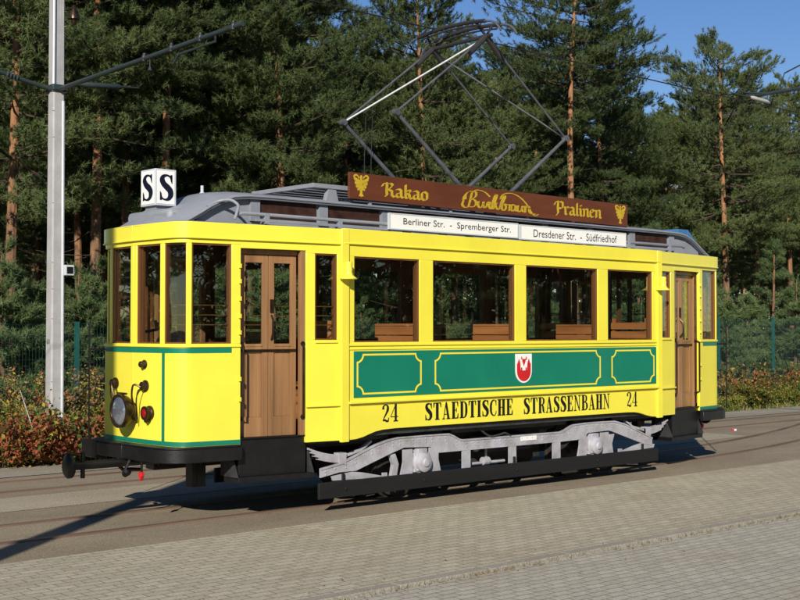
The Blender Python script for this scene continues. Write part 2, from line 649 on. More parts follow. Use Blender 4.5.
sheet('ground', M['forest_floor'], -900, 900, -900, 900, -0.030)
sheet('tramway', M['track_asphalt'], -60, 120, -1.50, 4.42, -0.014, 40)
sheet('gravel_strip', M['gravel'], -60, 9.0, 1.42, 2.50, -0.010, 30)
sheet('verge_strip', M['verge'], -60, 120, 4.42, 5.60, -0.006, 30)
sheet('pavement', M['pavers'], -60, 120, -4.30, -1.46, -0.006, 20)
sheet('parking_lot', M['lot_pavers'], -60, 120, -40, -4.42, -0.016, 20)

kb = MB()
for i in range(-30, 60):
    kb.box(i * 1.0 + 0.004, i * 1.0 + 0.996, -4.42, -4.30, -0.08, 0.012)
o = kb.build('kerb', M['kerb'], smooth=False, bevel=0.006)
o['kind'] = 'structure'


def rail(y0, curved):
    b = MB()
    for dy0, dy1, z1 in ((-0.030, 0.030, 0.003), (0.045, 0.058, 0.001)):
        vs, fs = [], []
        xs = [-60 + i * 1.5 for i in range(0, 110)]
        for x in xs:
            s_ = shift(x) if curved else 0
            for yy, zz in ((dy0, -0.05), (dy0, z1), (dy1, z1), (dy1, -0.05)):
                vs.append((x, y0 + s_ + yy, zz))
        for i in range(len(xs) - 1):
            for k in range(3):
                a = i * 4 + k
                fs.append((a, a + 1, a + 5, a + 4))
        b.add(vs, fs)
    # dark flangeway between head and guard
    o = b.build('rail', M['steel'], smooth=False)
    o['kind'] = 'structure'
    return o


rail(-0.5, True)
rail(0.5, True)
rail(2.95, False)
rail(3.92, False)
groove = MB()
for y0, cv in ((-0.5, True), (0.5, True), (2.95, False), (3.92, False)):
    vs, fs = [], []
    xs = [-60 + i * 1.5 for i in range(0, 110)]
    for x in xs:
        s_ = shift(x) if cv else 0
        vs += [(x, y0 + s_ + 0.030, -0.0045), (x, y0 + s_ + 0.046, -0.0045)]
    for i in range(len(xs) - 1):
        fs.append((2 * i, 2 * i + 2, 2 * i + 3, 2 * i + 1))
    groove.add(vs, fs)
o = groove.build('rail_groove', M['black'], smooth=False)
o['kind'] = 'structure'

# ------------------------------------------------------------------ TRAM
tram = thing('tram', 'yellow and green historic two axle tram with brown advertising board on its roof', 'tram')
YS = 1.09


def bez(p0, p1, p2, n):
    return [tuple((1 - t) ** 2 * a + 2 * t * (1 - t) * b + t * t * c for a, b, c in zip(p0, p1, p2)) for t in [i / n for i in range(n + 1)]]


corner = bez((-4.768, -0.56), (-4.745, -0.808), (-4.607, -0.827), 9)
half = [(-4.800, 0.0), (-4.798, -0.064), (-4.777, -0.495)] + corner + [(-4.52, -0.840), (-4.17, -0.893), (-4.067, -0.908), (-3.303, -1.018), (-3.191, -1.034), (-2.917, -1.073), (-2.85, -1.0825)]
K = dict(c=0, a0=1, a1=2, b0=3, b1=3 + 7, e2=12, e1=14, d2=15, d1=16, n2=17, n1=18, p=19)


def normals(pts):
    out = []
    for i, p in enumerate(pts):
        a = pts[max(0, i - 1)]
        b = pts[min(len(pts) - 1, i + 1)]
        if i == 0 and abs(p[1]) < 1e-6:
            out.append((-1.0, 0.0))
            continue
        dx, dy = b[0] - a[0], b[1] - a[1]
        L = math.hypot(dx, dy)
        out.append((dy / L, -dx / L))
    return out


HN = normals(half)


def seg(a, b):
    i, j = K[a], K[b]
    return half[i:j + 1], HN[i:j + 1]


def corners():
    return [(sx, sy) for sx in (1, -1) for sy in (1, -1)]   # (1,1) is the front near quarter


# --- yellow body: platforms
body = MB()
for sx, sy in corners():
    q = MB()
    T = 0.045
    q.band(*seg('c', 'd2'), 0.79, 1.835, 0, T)                  # platform apron
    q.band(*seg('d1', 'p'), 0.775, 1.867, 0, T)                 # panel beside the door
    q.band(*seg('c', 'a0'), 1.835, 2.86, 0, T)
    q.band(*seg('a1', 'b0'), 1.835, 2.86, 0, T)
    q.band(half[K['b1']:K['e2'] + 1], HN[K['b1']:K['e2'] + 1], 1.835, 2.86, 0, T)
    q.band(*seg('e1', 'd2'), 1.835, 2.86, 0, T)
    q.band(*seg('d1', 'n2'), 1.867, 2.80, 0, T)
    q.band(*seg('n1', 'p'), 1.867, 2.80, 0, T)
    q.band(*seg('c', 'd2'), 2.86, 2.925, 0, T)
    q.band(*seg('d2', 'd1'), 2.825, 2.925, 0, T)
    q.band(*seg('d1', 'p'), 2.80, 2.925, 0, T)
    q.band(*seg('c', 'd2'), 1.800, 1.826, 0.016, 0.014)         # sill moulding
    q.band(*seg('n2', 'n1'), 1.835, 1.858, 0.016, 0.014)
    q.band(*seg('d1', 'p'), 1.150, 1.172, 0.026, 0.024)         # ledge moulding
    qq = q.mirrored(sx, sy)
    body.add(qq.v, qq.f)
# --- saloon sides
skirt = [(-2.85, 0.770), (-2.66, 0.778), (-2.56, 0.795), (-2.47, 0.822), (-2.38, 0.846), (-2.28, 0.860), (-2.1, 0.867),
         (2.1, 0.860), (2.28, 0.854), (2.38, 0.842), (2.47, 0.822), (2.56, 0.798), (2.66, 0.780), (2.85, 0.765)]
for sy in (1, -1):
    q = MB()
    q.prism(skirt + [(2.85, 1.84), (-2.85, 1.84)], 'y', -YS, -YS + 0.045)
    for x0, x1 in ((-2.85, -2.689), (-1.713, -1.499), (-0.102, 0.102), (1.499, 1.713), (2.689, 2.85)):
        q.box(x0, x1, -YS, -YS + 0.045, 1.84, 2.785)
    q.box(-2.85, 2.85, -YS, -YS + 0.045, 2.785, 2.925)
    q.box(-2.78, 2.78, -YS - 0.016, -YS - 0.001, 1.800, 1.826)
    q.box(-2.78, 2.78, -YS - 0.010, -YS - 0.001, 1.758, 1.776)
    q.box(-2.78, 2.78, -YS - 0.040, -YS - 0.001, 1.168, 1.192)
    for sx in (-1, 1):                                           # corner pillars
        q.box(sx * 2.832 - 0.052, sx * 2.832 + 0.052, -YS - 0.024, -YS + 0.02, 0.757, 3.078)
    q = q.mirrored(1, sy)
    body.add(q.v, q.f)
body.build('body', M['yellow'], tram, bevel=0.004)
lin = MB()
for sx, sy in corners():
    q = MB()
    for a_, b_, z0, z1 in (('c', 'd2', 0.90, 1.835), ('d1', 'p', 0.90, 1.867), ('c', 'a0', 1.835, 2.86), ('a1', 'b0', 1.835, 2.86), ('e1', 'd2', 1.835, 2.86),
                           ('d1', 'n2', 1.867, 2.80), ('n1', 'p', 1.867, 2.80), ('c', 'd2', 2.86, 3.02), ('d2', 'd1', 2.825, 3.02), ('d1', 'p', 2.80, 3.02)):
        q.band(*seg(a_, b_), z0, z1, -0.049, 0.012)
    q.band(half[K['b1']:K['e2'] + 1], HN[K['b1']:K['e2'] + 1], 1.835, 2.86, -0.049, 0.012)
    qq = q.mirrored(sx, sy)
    lin.add(qq.v, qq.f)
for sy in (1, -1):
    q = MB()
    for x0, x1 in ((-2.80, -2.689), (-1.713, -1.499), (-0.102, 0.102), (1.499, 1.713), (2.689, 2.80)):
        q.box(x0, x1, -YS + 0.049, -YS + 0.062, 1.84, 2.785)
    q.box(-2.80, 2.80, -YS + 0.0485, -YS + 0.063, 2.785, 3.02)
    q = q.mirrored(1, sy)
    lin.add(q.v, q.f)
lin.build('interior_lining', M['wood_dark'], tram, smooth=False)

# --- cantrail
can = MB()
for sx, sy in corners():
    q = MB()
    q.band(*seg('c', 'p'), 2.912, 3.075, 0.018, 0.06)
    q.band(*seg('c', 'p'), 2.905, 2.922, 0.028, 0.03)
    qq = q.mirrored(sx, sy)
    can.add(qq.v, qq.f)
for sy in (1, -1):
    q = MB()
    q.box(-2.85, 2.85, -YS - 0.018, -YS + 0.04, 2.926, 3.085)
    q.box(-2.85, 2.85, -YS - 0.028, -YS, 2.915, 2.932)
    q = q.mirrored(1, sy)
    can.add(q.v, q.f)
can.build('cantrail', M['yellow'], tram, bevel=0.004)

# --- green stripes of the platforms
for sx in (1, -1):
    st = MB()
    for sy in (1, -1):
        q = MB()
        q.band(*seg('c', 'e1'), 1.742, 1.792, 0.0045, 0.004)
        q.band(*seg('c', 'd2'), 0.800, 0.846, 0.0045, 0.004)
        i = K['b0']
        if sy == sx:
            q.band([(-4.7702, -0.532), (-4.768, -0.578)], [HN[i], HN[i]], 0.846, 1.742, 0.0045, 0.004)
        q = q.mirrored(sx, sy)
        st.add(q.v, q.f)
    st.build('green_stripe', M['green'], tram)


# --- green side panels with yellow lining
def cartouche(b, x0, x1, z0, z1, r, w_, y):
    """outline with scooped-out corners, as a flat strip of width w_"""
    def ring(d):
        pts = []
        X0, X1, Z0, Z1, rr = x0 + d, x1 - d, z0 + d, z1 - d, r
        for cx, cz, a0 in ((x0, z0, 90), (x1, z0, 180), (x1, z1, 270), (x0, z1, 0)):
            for k in range(9):
                a = R(a0 - 90 * k / 8) if False else None
            k9 = range(9)
            if (cx, cz) == (x0, z0):
                an = [90 - 90 * k / 8 for k in k9]
            elif (cx, cz) == (x1, z0):
                an = [180 - 90 * k / 8 for k in k9]
            elif (cx, cz) == (x1, z1):
                an = [270 - 90 * k / 8 for k in k9]
            else:
                an = [360 - 90 * k / 8 for k in k9]
            R_ = rr + d
            for a in an:
                px, pz = cx + R_ * math.cos(R(a)), cz + R_ * math.sin(R(a))
                pts.append((min(max(px, X0), X1), min(max(pz, Z0), Z1)))
        return pts
    A, B = ring(0), ring(w_)
    n = len(A)
    vs = [(p[0], y, p[1]) for p in A] + [(p[0], y, p[1]) for p in B]
    vs += [(p[0], y + 0.003, p[1]) for p in A] + [(p[0], y + 0.003, p[1]) for p in B]
    fs = []
    for i in range(n):
        j = (i + 1) % n
        fs += [(i, j, j + n, i + n), (i, i + 2 * n, j + 2 * n, j), (i + n, j + n, j + 3 * n, i + 3 * n)]
    b.add(vs, fs)


panels = {}
for sy in (1, -1):
    gp = MB()
    gp.box(-2.70, 2.765, -YS - 0.006, -YS - 0.001, 1.232, 1.742)
    pn = gp.mirrored(1, sy).build('side_panel', M['green'], tram)
    panels[sy] = pn
    ln = MB()
    yy = -YS - 0.0095
    cartouche(ln, -2.660, -1.690, 1.262, 1.712, 0.085, 0.020, yy)
    cartouche(ln, -1.480, 1.545, 1.258, 1.712, 0.085, 0.020, yy)
    cartouche(ln, 1.775, 2.715, 1.256, 1.708, 0.085, 0.020, yy)
    ln.mirrored(1, sy).build('lining', M['gold_line'], pn)


# --- lettering
def strokes_to(b, strokes, place, depth0=0.0, th=0.0022):
    """each 2-D polygon becomes a thin solid tile; tiles are stepped so that they never share a plane"""
    for i, poly in enumerate(strokes):
        d = depth0 + (i % 7) * 0.00035
        n = len(poly)
        vs = [place(p, 0.0) for p in poly] + [place(p, th + d) for p in poly]
        fs = [tuple(range(n)), tuple(range(2 * n - 1, n - 1, -1))] + [(k, (k + 1) % n, (k + 1) % n + n, k + n) for k in range(n)]
        b.add(vs, fs)


def catmull(pts, n=5):
    out = []
    m_ = len(pts)
    for i in range(m_ - 1):
        p0, p1, p2, p3 = pts[max(0, i - 1)], pts[i], pts[i + 1], pts[min(m_ - 1, i + 2)]
        for k in range(n):
            t = k / n
            out.append(tuple(0.5 * (2 * b + (c - a) * t + (2 * a - 5 * b + 4 * c - d) * t * t + (3 * b - a - 3 * c + d) * t ** 3)
                             for a, b, c, d in zip(p0, p1, p2, p3)))
    out.append(pts[-1])
    return out


def ribbon(pts, n=5):
    """pts (x,y,width): smooth stroke as quads"""
    c = catmull(pts, n)
    L, Rr = [], []
    for i, (x, y, w_) in enumerate(c):
        a, b = c[max(0, i - 1)], c[min(len(c) - 1, i + 1)]
        dx, dy = b[0] - a[0], b[1] - a[1]
        q = math.hypot(dx, dy) or 1
        nx, ny = -dy / q, dx / q
        L.append((x + nx * w_ / 2, y + ny * w_ / 2))
        Rr.append((x - nx * w_ / 2, y - ny * w_ / 2))
    return [[L[i], L[i + 1], Rr[i + 1], Rr[i]] for i in range(len(c) - 1)]


def rc(x0, x1, y0, y1):
    return [(x0, y0), (x1, y0), (x1, y1), (x0, y1)]


def serif_glyph(ch):
    t = 0.06                    # hairline
    if ch == 'S':
        g = ribbon([(.455, .72, .05), (.415, .89, .07), (.28, .962, .075), (.145, .91, .13), (.11, .77, .18), (.18, .62, .21), (.30, .50, .23), (.40, .37, .21),
                    (.415, .22, .18), (.35, .08, .13), (.22, .037, .07), (.095, .10, .06), (.055, .28, .05)])
        return g + [[(.415, .985), (.475, .985), (.475, .66), (.455, .66), (.40, .90)], [(.09, .015), (.03, .015), (.03, .34), (.05, .34), (.105, .10)]], .51
    if ch == 'T':
        return [rc(.18, .37, 0, 1), rc(.0, .55, .95, 1), [(0, .72), (.04, .72), (.09, .95), (0, .95)], [(.55, .72), (.51, .72), (.46, .95), (.55, .95)], rc(.12, .43, 0, t)], .55
    if ch == 'A':
        return [[(.06, 0), (.115, 0), (.285, .93), (.25, 1)], [(.25, 1), (.33, 1), (.53, 0), (.37, 0), (.235, .82)], rc(.12, .42, .27, .315), rc(0, .19, 0, t), rc(.31, .58, 0, t)], .58
    if ch == 'E':
        return [rc(.06, .245, 0, 1), rc(0, .48, .942, 1), rc(0, .49, 0, t), rc(.2, .37, .48, .525), rc(.335, .375, .38, .63),
                [(.48, .70), (.445, .70), (.39, .96), (.48, .96)], [(.49, .30), (.455, .30), (.40, .04), (.49, .04)]], .52
    if ch == 'D':
        return [rc(.06, .245, 0, 1), rc(0, .25, .942, 1), rc(0, .25, 0, t)] + ribbon([(.22, .978, .045), (.36, .94, .07), (.46, .78, .14), (.48, .5, .155), (.46, .22, .14), (.36, .06, .07), (.22, .022, .045)]), .57
    if ch == 'I':
        return [rc(.06, .245, 0, 1), rc(0, .29, .942, 1), rc(0, .29, 0, t)], .29
    if ch == 'C':
        return ribbon([(.49, .68, .04), (.45, .86, .045), (.33, .97, .055), (.18, .90, .10), (.095, .72, .145), (.08, .5, .155), (.095, .28, .145), (.18, .10, .10), (.33, .03, .055), (.45, .12, .045), (.49, .30, .04)]) + [rc(.465, .505, .62, .98)], .52
    if ch == 'H':
        return [rc(.06, .245, 0, 1), rc(.37, .555, 0, 1), rc(.2, .4, .48, .525), rc(0, .28, .942, 1), rc(.32, .60, .942, 1), rc(0, .28, 0, t), rc(.32, .60, 0, t)], .60
    if ch == 'R':
        return [rc(.06, .245, 0, 1), rc(0, .25, .942, 1), rc(0, .29, 0, t)] + ribbon([(.22, .978, .045), (.36, .95, .065), (.45, .84, .13), (.45, .66, .13), (.36, .54, .065), (.22, .505, .045)]) + ribbon([(.25, .51, .05), (.37, .45, .11), (.42, .28, .145), (.44, .10, .12), (.54, .03, .05)]), .56
    if ch == 'N':
        return [rc(.09, .14, 0, 1), [(.05, 1), (.19, 1), (.53, .0), (.46, .0)], rc(.47, .52, 0, 1), rc(0, .17, .942, 1), rc(0, .22, 0, t), rc(.40, .60, .942, 1)], .60
    if ch == 'B':
        return [rc(.06, .245, 0, 1), rc(0, .25, .942, 1), rc(0, .25, 0, t)] + ribbon([(.22, .978, .045), (.35, .95, .065), (.43, .85, .125), (.43, .68, .125), (.35, .57, .065), (.22, .53, .045)]) + ribbon([(.22, .53, .045), (.38, .50, .07), (.48, .38, .14), (.48, .18, .14), (.38, .05, .07), (.22, .022, .045)]), .57
    if ch == '2':
        return ribbon([(.08, .72, .13), (.07, .84, .11), (.15, .95, .06), (.27, .965, .06), (.37, .87, .12), (.37, .70, .145), (.28, .50, .10), (.14, .27, .06), (.05, .06, .05)]) + ribbon([(.05, .08, .06), (.16, .11, .10), (.30, .05, .12), (.40, .06, .07), (.44, .24, .04)]), .48
    if ch == '4':
        return [rc(.28, .42, 0, 1), [(.0, .30), (.035, .30), (.34, .93), (.34, 1)], rc(.0, .52, .255, .30), rc(.20, .50, 0, t)], .52
    return [], .3


def serif_text(b, txt, x0, x1, z0, z1, place):
    tot, gs = 0, []
    for ch in txt:
        g, w_ = serif_glyph(ch)
        if ch == ' ':
            w_ = .55
        gs.append((g, w_))
        tot += w_ + .085
    tot -= .085
    k = (x1 - x0) / tot
    h = z1 - z0
    x = 0
    for g, w_ in gs:
        strokes_to(b, [[(x0 + (x + px) * k, z0 + pz * h) for px, pz in poly] for poly in g], place)
        x += w_ + .085


pnear = panels[1]
place_skirt = lambda p, d: (p[0], -YS - 0.0008 - d, p[1])
for txt, x0, x1, z0, z1 in (('24', -2.285, -2.045, 0.945, 1.142), ('STAEDTISCHE', -1.632, -0.150, 0.932, 1.132),
                            ('STRASSENBAHN', 0.045, 1.735, 0.928, 1.130), ('24', 2.105, 2.335, 0.935, 1.135)):
    lt = MB()
    serif_text(lt, txt, x0, x1, z0, z1, place_skirt)
    lt.build('lettering', M['letter'], tram, smooth=False)

# --- coat of arms
arm = MB()
cx0, cx1, ct, cb = -0.110, 0.185, 1.680, 1.318
mx_ = (cx0 + cx1) / 2
rw = (cx1 - cx0) / 2
yb = -YS - 0.014


def shield(g):
    p = [(cx0 + g, ct - g), (cx0 + g, cb + rw)]
    p += [(mx_ - (rw - g) * math.cos(R(a)), cb + rw - (rw - g) * math.sin(R(a))) for a in range(15, 180, 15)]
    return p + [(cx1 - g, cb + rw), (cx1 - g, ct - g)]


arm.prism(shield(0), 'y', yb, -YS - 0.0062)
coa = arm.build('coat_of_arms', M['white'], tram, smooth=False)
ca = MB()
g = 0.022
castle = [(cx0 + g, cb + rw + 0.09), (cx0 + g + 0.012, cb + rw + 0.10), (cx0 + g + 0.035, cb + rw + 0.155), (cx0 + g + 0.06, cb + rw + 0.10), (cx0 + g + 0.066, cb + rw + 0.015),
          (mx_ - 0.052, cb + rw + 0.015), (mx_ - 0.052, cb + rw + 0.045), (mx_ - 0.030, cb + rw + 0.045), (mx_ - 0.030, cb + rw + 0.008),
          (mx_ + 0.030, cb + rw + 0.008), (mx_ + 0.030, cb + rw + 0.045), (mx_ + 0.052, cb + rw + 0.045), (mx_ + 0.052, cb + rw + 0.015),
          (cx1 - g - 0.066, cb + rw + 0.015), (cx1 - g - 0.06, cb + rw + 0.10), (cx1 - g - 0.035, cb + rw + 0.155), (cx1 - g - 0.012, cb + rw + 0.10), (cx1 - g, cb + rw + 0.09), (cx1 - g, cb + rw)]
castle += [(mx_ + (rw - g) * math.cos(R(a)), cb + rw - (rw - g) * math.sin(R(a))) for a in range(15, 180, 15)] + [(cx0 + g, cb + rw)]
ca.prism(castle, 'y', yb - 0.003, yb)
ca.prism([(mx_ - 0.018, cb + rw + 0.10), (mx_, cb + rw + 0.06), (mx_ + 0.018, cb + rw + 0.10), (mx_ + 0.030, cb + rw + 0.125), (mx_ + 0.016, cb + rw + 0.150), (mx_ - 0.016, cb + rw + 0.150), (mx_ - 0.030, cb + rw + 0.125)], 'y', yb - 0.003, yb)
for sx in (-1, 1):
    ca.tube([(mx_ + sx * 0.018, yb - 0.002, cb + rw + 0.14), (mx_ + sx * 0.044, yb - 0.002, cb + rw + 0.155), (mx_ + sx * 0.040, yb - 0.002, cb + rw + 0.178)], 0.008, 6)
ca.build('castle_emblem', M['red'], coa, smooth=False)


# --- windows
def window_in(pts, nrm, z0, z1, sx, sy, bars=False, flat=False, fw=0.016):
    if flat:
        pts, nrm = [pts[0], pts[-1]], [nrm[0], nrm[-1]]
        dx, dy = pts[1][0] - pts[0][0], pts[1][1] - pts[0][1]
        L = math.hypot(dx, dy)
        nrm = [(dy / L, -dx / L)] * 2
    g = MB()
    g.band(pts, nrm, z0, z1, -0.040, 0.004)
    pane = g.mirrored(sx, sy).build('window', M['glass'], tram, smooth=False)
    f = MB()

    def lerp(i, j, t):
        return tuple(a + (b - a) * t for a, b in zip(pts[i], pts[j]))
    L0 = math.hypot(pts[1][0] - pts[0][0], pts[1][1] - pts[0][1])
    L1 = math.hypot(pts[-1][0] - pts[-2][0], pts[-1][1] - pts[-2][1])
    A = lerp(0, 1, min(0.9, fw / L0))
    B = lerp(-1, -2, min(0.9, fw / L1))
    f.band([pts[0], A], [nrm[0], nrm[0]], z0, z1, -0.012, 0.027)
    f.band([B, pts[-1]], [nrm[-1], nrm[-1]], z0, z1, -0.012, 0.027)
    f.band(pts, nrm, z0, z0 + fw, -0.0135, 0.025)
    f.band(pts, nrm, z1 - fw, z1, -0.0135, 0.025)
    f.band([pts[0], A], [nrm[0], nrm[0]], z0, z1, -0.046, 0.05)
    f.band([B, pts[-1]], [nrm[-1], nrm[-1]], z0, z1, -0.046, 0.05)
    f.mirrored(sx, sy).build('window_frame', M['wood_dark'], pane, smooth=False)
    if bars:
        bb = MB()
        mid = lambda z: [(p[0] + n[0] * -0.06, p[1] + n[1] * -0.06, z) for p, n in zip(pts, nrm)]
        for z in (2.03, 2.13, 2.23):
            bb.tube(mid(z), 0.0065, 6)
        bb.mirrored(sx, sy).build('window_bar', M['brass'], pane)
    return pane


for sx, sy in corners():
    window_in(*seg('a0', 'a1'), 1.835, 2.86, sx, sy)
    window_in(half[K['b0']:K['b1'] + 1], HN[K['b0']:K['b1'] + 1], 1.835, 2.86, sx, sy, bars=True, flat=True)
    window_in(half[K['e2']:K['e1'] + 1], HN[K['e2']:K['e1'] + 1], 1.835, 2.86, sx, sy, bars=True)
    window_in(*seg('n2', 'n1'), 1.867, 2.80, sx, sy, bars=True)
for sy in (1, -1):
    for x0, x1 in ((-2.689, -1.713), (-1.499, -0.102), (0.102, 1.499), (1.713, 2.689)):
        window_in([(x0, -YS), (x1, -YS)], [(0, -1), (0, -1)], 1.84, 2.785, 1, sy)


# --- doors: two leaves each, slightly recessed
def frame_pt(t, off, A=half[K['d2']], B=half[K['d1']]):
    dx, dy = B[0] - A[0], B[1] - A[1]
    L = math.hypot(dx, dy)
    return A[0] + dx * t + dy / L * off, A[1] + dy * t - dx / L * off


dn = [((half[K['d1']][1] - half[K['d2']][1]) / 0.772, -(half[K['d1']][0] - half[K['d2']][0]) / 0.772)] * 2


def dband(b, t0, t1, z0, z1, off, th):
    b.band([frame_pt(t0, 0), frame_pt(t1, 0)], dn, z0, z1, off, th)


for sx, sy in corners():
    fr = MB()
    dband(fr, 0.002, 0.040, 0.85, 2.825, -0.075, 0.06)
    dband(fr, 0.925, 0.998, 0.85, 2.825, -0.012, 0.06)
    dband(fr, 0.040, 0.925, 2.775, 2.825, -0.085, 0.04)
    fr.mirrored(sx, sy).build('door_frame', M['wood'], tram, smooth=False, bevel=0.003)
    for lo, hi, hside in ((0.05, 0.482, 1), (0.490, 0.92, 0)):
        d = MB()
        w_ = hi - lo
        ax = 0.20
        dband(d, lo, lo + w_ * ax, 0.855, 2.770, -0.105, 0.035)
        dband(d, hi - w_ * ax, hi, 0.855, 2.770, -0.105, 0.035)
        dband(d, lo + w_ * ax, hi - w_ * ax, 2.685, 2.770, -0.1055, 0.034)
        dband(d, lo + w_ * ax, hi - w_ * ax, 1.735, 1.800, -0.1055, 0.034)
        dband(d, lo + w_ * ax, hi - w_ * ax, 1.800, 1.830, -0.100, 0.034)
        dband(d, lo + w_ * ax, hi - w_ * ax, 0.855, 1.060, -0.1055, 0.034)
        dband(d, lo + w_ * ax, hi - w_ * ax, 1.060, 1.735, -0.120, 0.016)
        leaf = d.mirrored(sx, sy).build('door', M['wood'], tram, smooth=False, bevel=0.003)
        gb = MB()
        dband(gb, lo + w_ * ax, hi - w_ * ax, 1.830, 2.685, -0.120, 0.004)
        gb.mirrored(sx, sy).build('door_window', M['glass'], leaf, smooth=False)
        rb = MB()
        dband(rb, lo, hi, 1.742, 1.772, -0.098, 0.006)
        rb.mirrored(sx, sy).build('door_rail', M['bronze'], leaf, smooth=False)
        bb = MB()
        for z in (2.03, 2.13, 2.23):
            p, q = frame_pt(lo + w_ * ax, -0.135), frame_pt(hi - w_ * ax, -0.135)
            bb.tube([(p[0], p[1], z), (q[0], q[1], z)], 0.0055, 6)
        bb.mirrored(sx, sy).build('door_bar', M['brass'], leaf)
        if hside == 0:
            h = MB()
            p = frame_pt(lo + 0.045, -0.02)
            q = frame_pt(lo + 0.030, -0.05)
            r_ = frame_pt(lo + 0.045, -0.105)
            h.band([frame_pt(lo + 0.02, 0), frame_pt(lo + 0.075, 0)], dn, 2.16, 2.30, -0.090, 0.014)
            h.tube([(r_[0], r_[1], 2.13), (q[0], q[1], 2.08), (q[0], q[1], 1.94), (r_[0], r_[1], 1.87)], 0.011, 8)
            h.mirrored(sx, sy).build('door_handle', M['bronze'], leaf)
    for t_, z0, z1 in ((0.035, 1.05, 1.83), (0.955, 1.05, 1.83)):
        h = MB()
        a = frame_pt(t_, 0.012)
        b = frame_pt(t_, -0.06 if t_ < 0.5 else -0.010)
        h.tube([(b[0], b[1], z1), (a[0], a[1], z1 - 0.03), (a[0], a[1], z0 + 0.03), (b[0], b[1], z0)], 0.012, 8)
        for z in (z0, z1):
            h.lathe([(0.026, 0), (0.026, 0.012)], (b[0], b[1], z), (dn[0][0], dn[0][1], 0), 10)
        h.mirrored(sx, sy).build('grab_rail', M['bronze'], tram)
    # hinges on the post before the door
    for z in (1.26, 1.47, 1.95, 2.12, 2.30, 2.48, 2.64):
        hb = MB()
        p = half[K['d2']]
        hb.box(p[0] - 0.028, p[0] - 0.002, p[1] - 0.020, p[1] + 0.004, z - 0.022, z + 0.022)
        hb.mirrored(sx, sy).build('hinge', M['yellow'], tram, smooth=False)

# --- signal lamps on the pillars
for sx, sy in corners():
    q = MB()
    q.tube([(-2.835, -YS - 0.02, 2.66), (-2.835, -YS - 0.062, 2.66)], 0.018, 8)
    q.lathe([(0.038, 0.11), (0.043, 0.085), (0.038, 0.06), (0.046, 0.03), (0.040, 0.0), (0.052, -0.035), (0.098, -0.070), (0.095, -0.078), (0.03, -0.060)], (-2.835, -YS - 0.075, 2.605), (0, 0, 1), 18)
    q.mirrored(sx, sy).build('signal_lamp', M['yellow'], tram)

# --- interior
it = MB()
it.box(-4.55, 4.55, -0.80, 0.80, 0.86, 0.90)
it.box(-2.8, 2.8, -1.04, 1.04, 0.865, 0.905)
it.build('interior_floor', M['floor'], tram, smooth=False)
it = MB()
for sx in (-1, 1):
    for sy in (-1, 1):
        it.box(sx * 2.80 - 0.02, sx * 2.80 + 0.02, min(sy * 0.42, sy * 1.03), max(sy * 0.42, sy * 1.03), 0.91, 1.86)
        it.box(sx * 2.80 - 0.022, sx * 2.80 + 0.022, min(sy * 0.40, sy * 0.44), max(sy * 0.40, sy * 0.44), 0.91, 2.9)
        it.box(sx * 2.80 - 0.0215, sx * 2.80 + 0.0215, min(sy * 0.96, sy * 1.03), max(sy * 0.96, sy * 1.03), 1.86, 2.9)
    it.box(sx * 2.80 - 0.021, sx * 2.80 + 0.021, -1.03, 1.03, 2.70, 3.0)
it.build('partition', M['interior'], tram, smooth=False)
it = MB()
it.box(-2.78, 2.78, -1.04, -1.02, 0.91, 1.83)
it.box(-2.78, 2.78, 1.02, 1.04, 0.91, 1.83)
it.build('interior_panelling', M['interior'], tram, smooth=False)
it = MB()
it.box(-4.5, 4.5, -0.80, 0.80, 3.03, 3.045)
it.box(-2.78, 2.78, -1.03, 1.03, 3.032, 3.047)
it.build('interior_ceiling', M['ceiling'], tram, smooth=False)
for bx in (-1.66, 0.0, 1.62):
    for sy in (-1, 1):
        bnc = MB()
        y0, y1 = sorted((sy * 0.30, sy * 1.0))
        for dx in (-0.035, 0.035):
            for k in range(6):
                z = 1.36 + k * 0.112
                bnc.box(bx + dx * (1.9 - k * 0.16) - 0.011, bx + dx * (1.9 - k * 0.16) + 0.011, y0, y1, z, z + 0.100)
        bnc.box(bx - 0.05, bx + 0.05, y0, y1, 2.025, 2.05)
        bnc.box(bx - 0.48, bx - 0.09, y0, y1, 1.30, 1.34)
        bnc.box(bx + 0.09, bx + 0.48, y0, y1, 1.30, 1.34)
        for dx in (-0.42, 0.42):
            bnc.box(bx + dx - 0.02, bx + dx + 0.02, y0 + 0.05, y0 + 0.09, 0.91, 1.30)
            bnc.box(bx + dx - 0.02, bx + dx + 0.02, y1 - 0.09, y1 - 0.05, 0.91, 1.30)
        bnc.build('bench', M['bench_wood'], tram, smooth=False)
for sx in (-1, 1):
    for sy in (-1, 1):
        bnc = MB()
        y0, y1 = sorted((sy * 0.36, sy * 0.98))
        for k in range(6):
            z = 1.36 + k * 0.125
            bnc.box(min(sx * 2.69, sx * 2.715), max(sx * 2.69, sx * 2.715), y0, y1, z, z + 0.095)
        for y in (y0, y1 - 0.05):
            bnc.box(min(sx * 2.717, sx * 2.75), max(sx * 2.717, sx * 2.75), y, y + 0.05, 0.91, 2.14)
        bnc.box(min(sx * 2.26, sx * 2.68), max(sx * 2.26, sx * 2.68), y0, y1, 1.30, 1.34)
        bnc.box(min(sx * 2.30, sx * 2.34), max(sx * 2.30, sx * 2.34), y0 + 0.05, y1 - 0.05, 0.91, 1.30)
        bnc.build('bench', M['bench_wood'], tram, smooth=False)
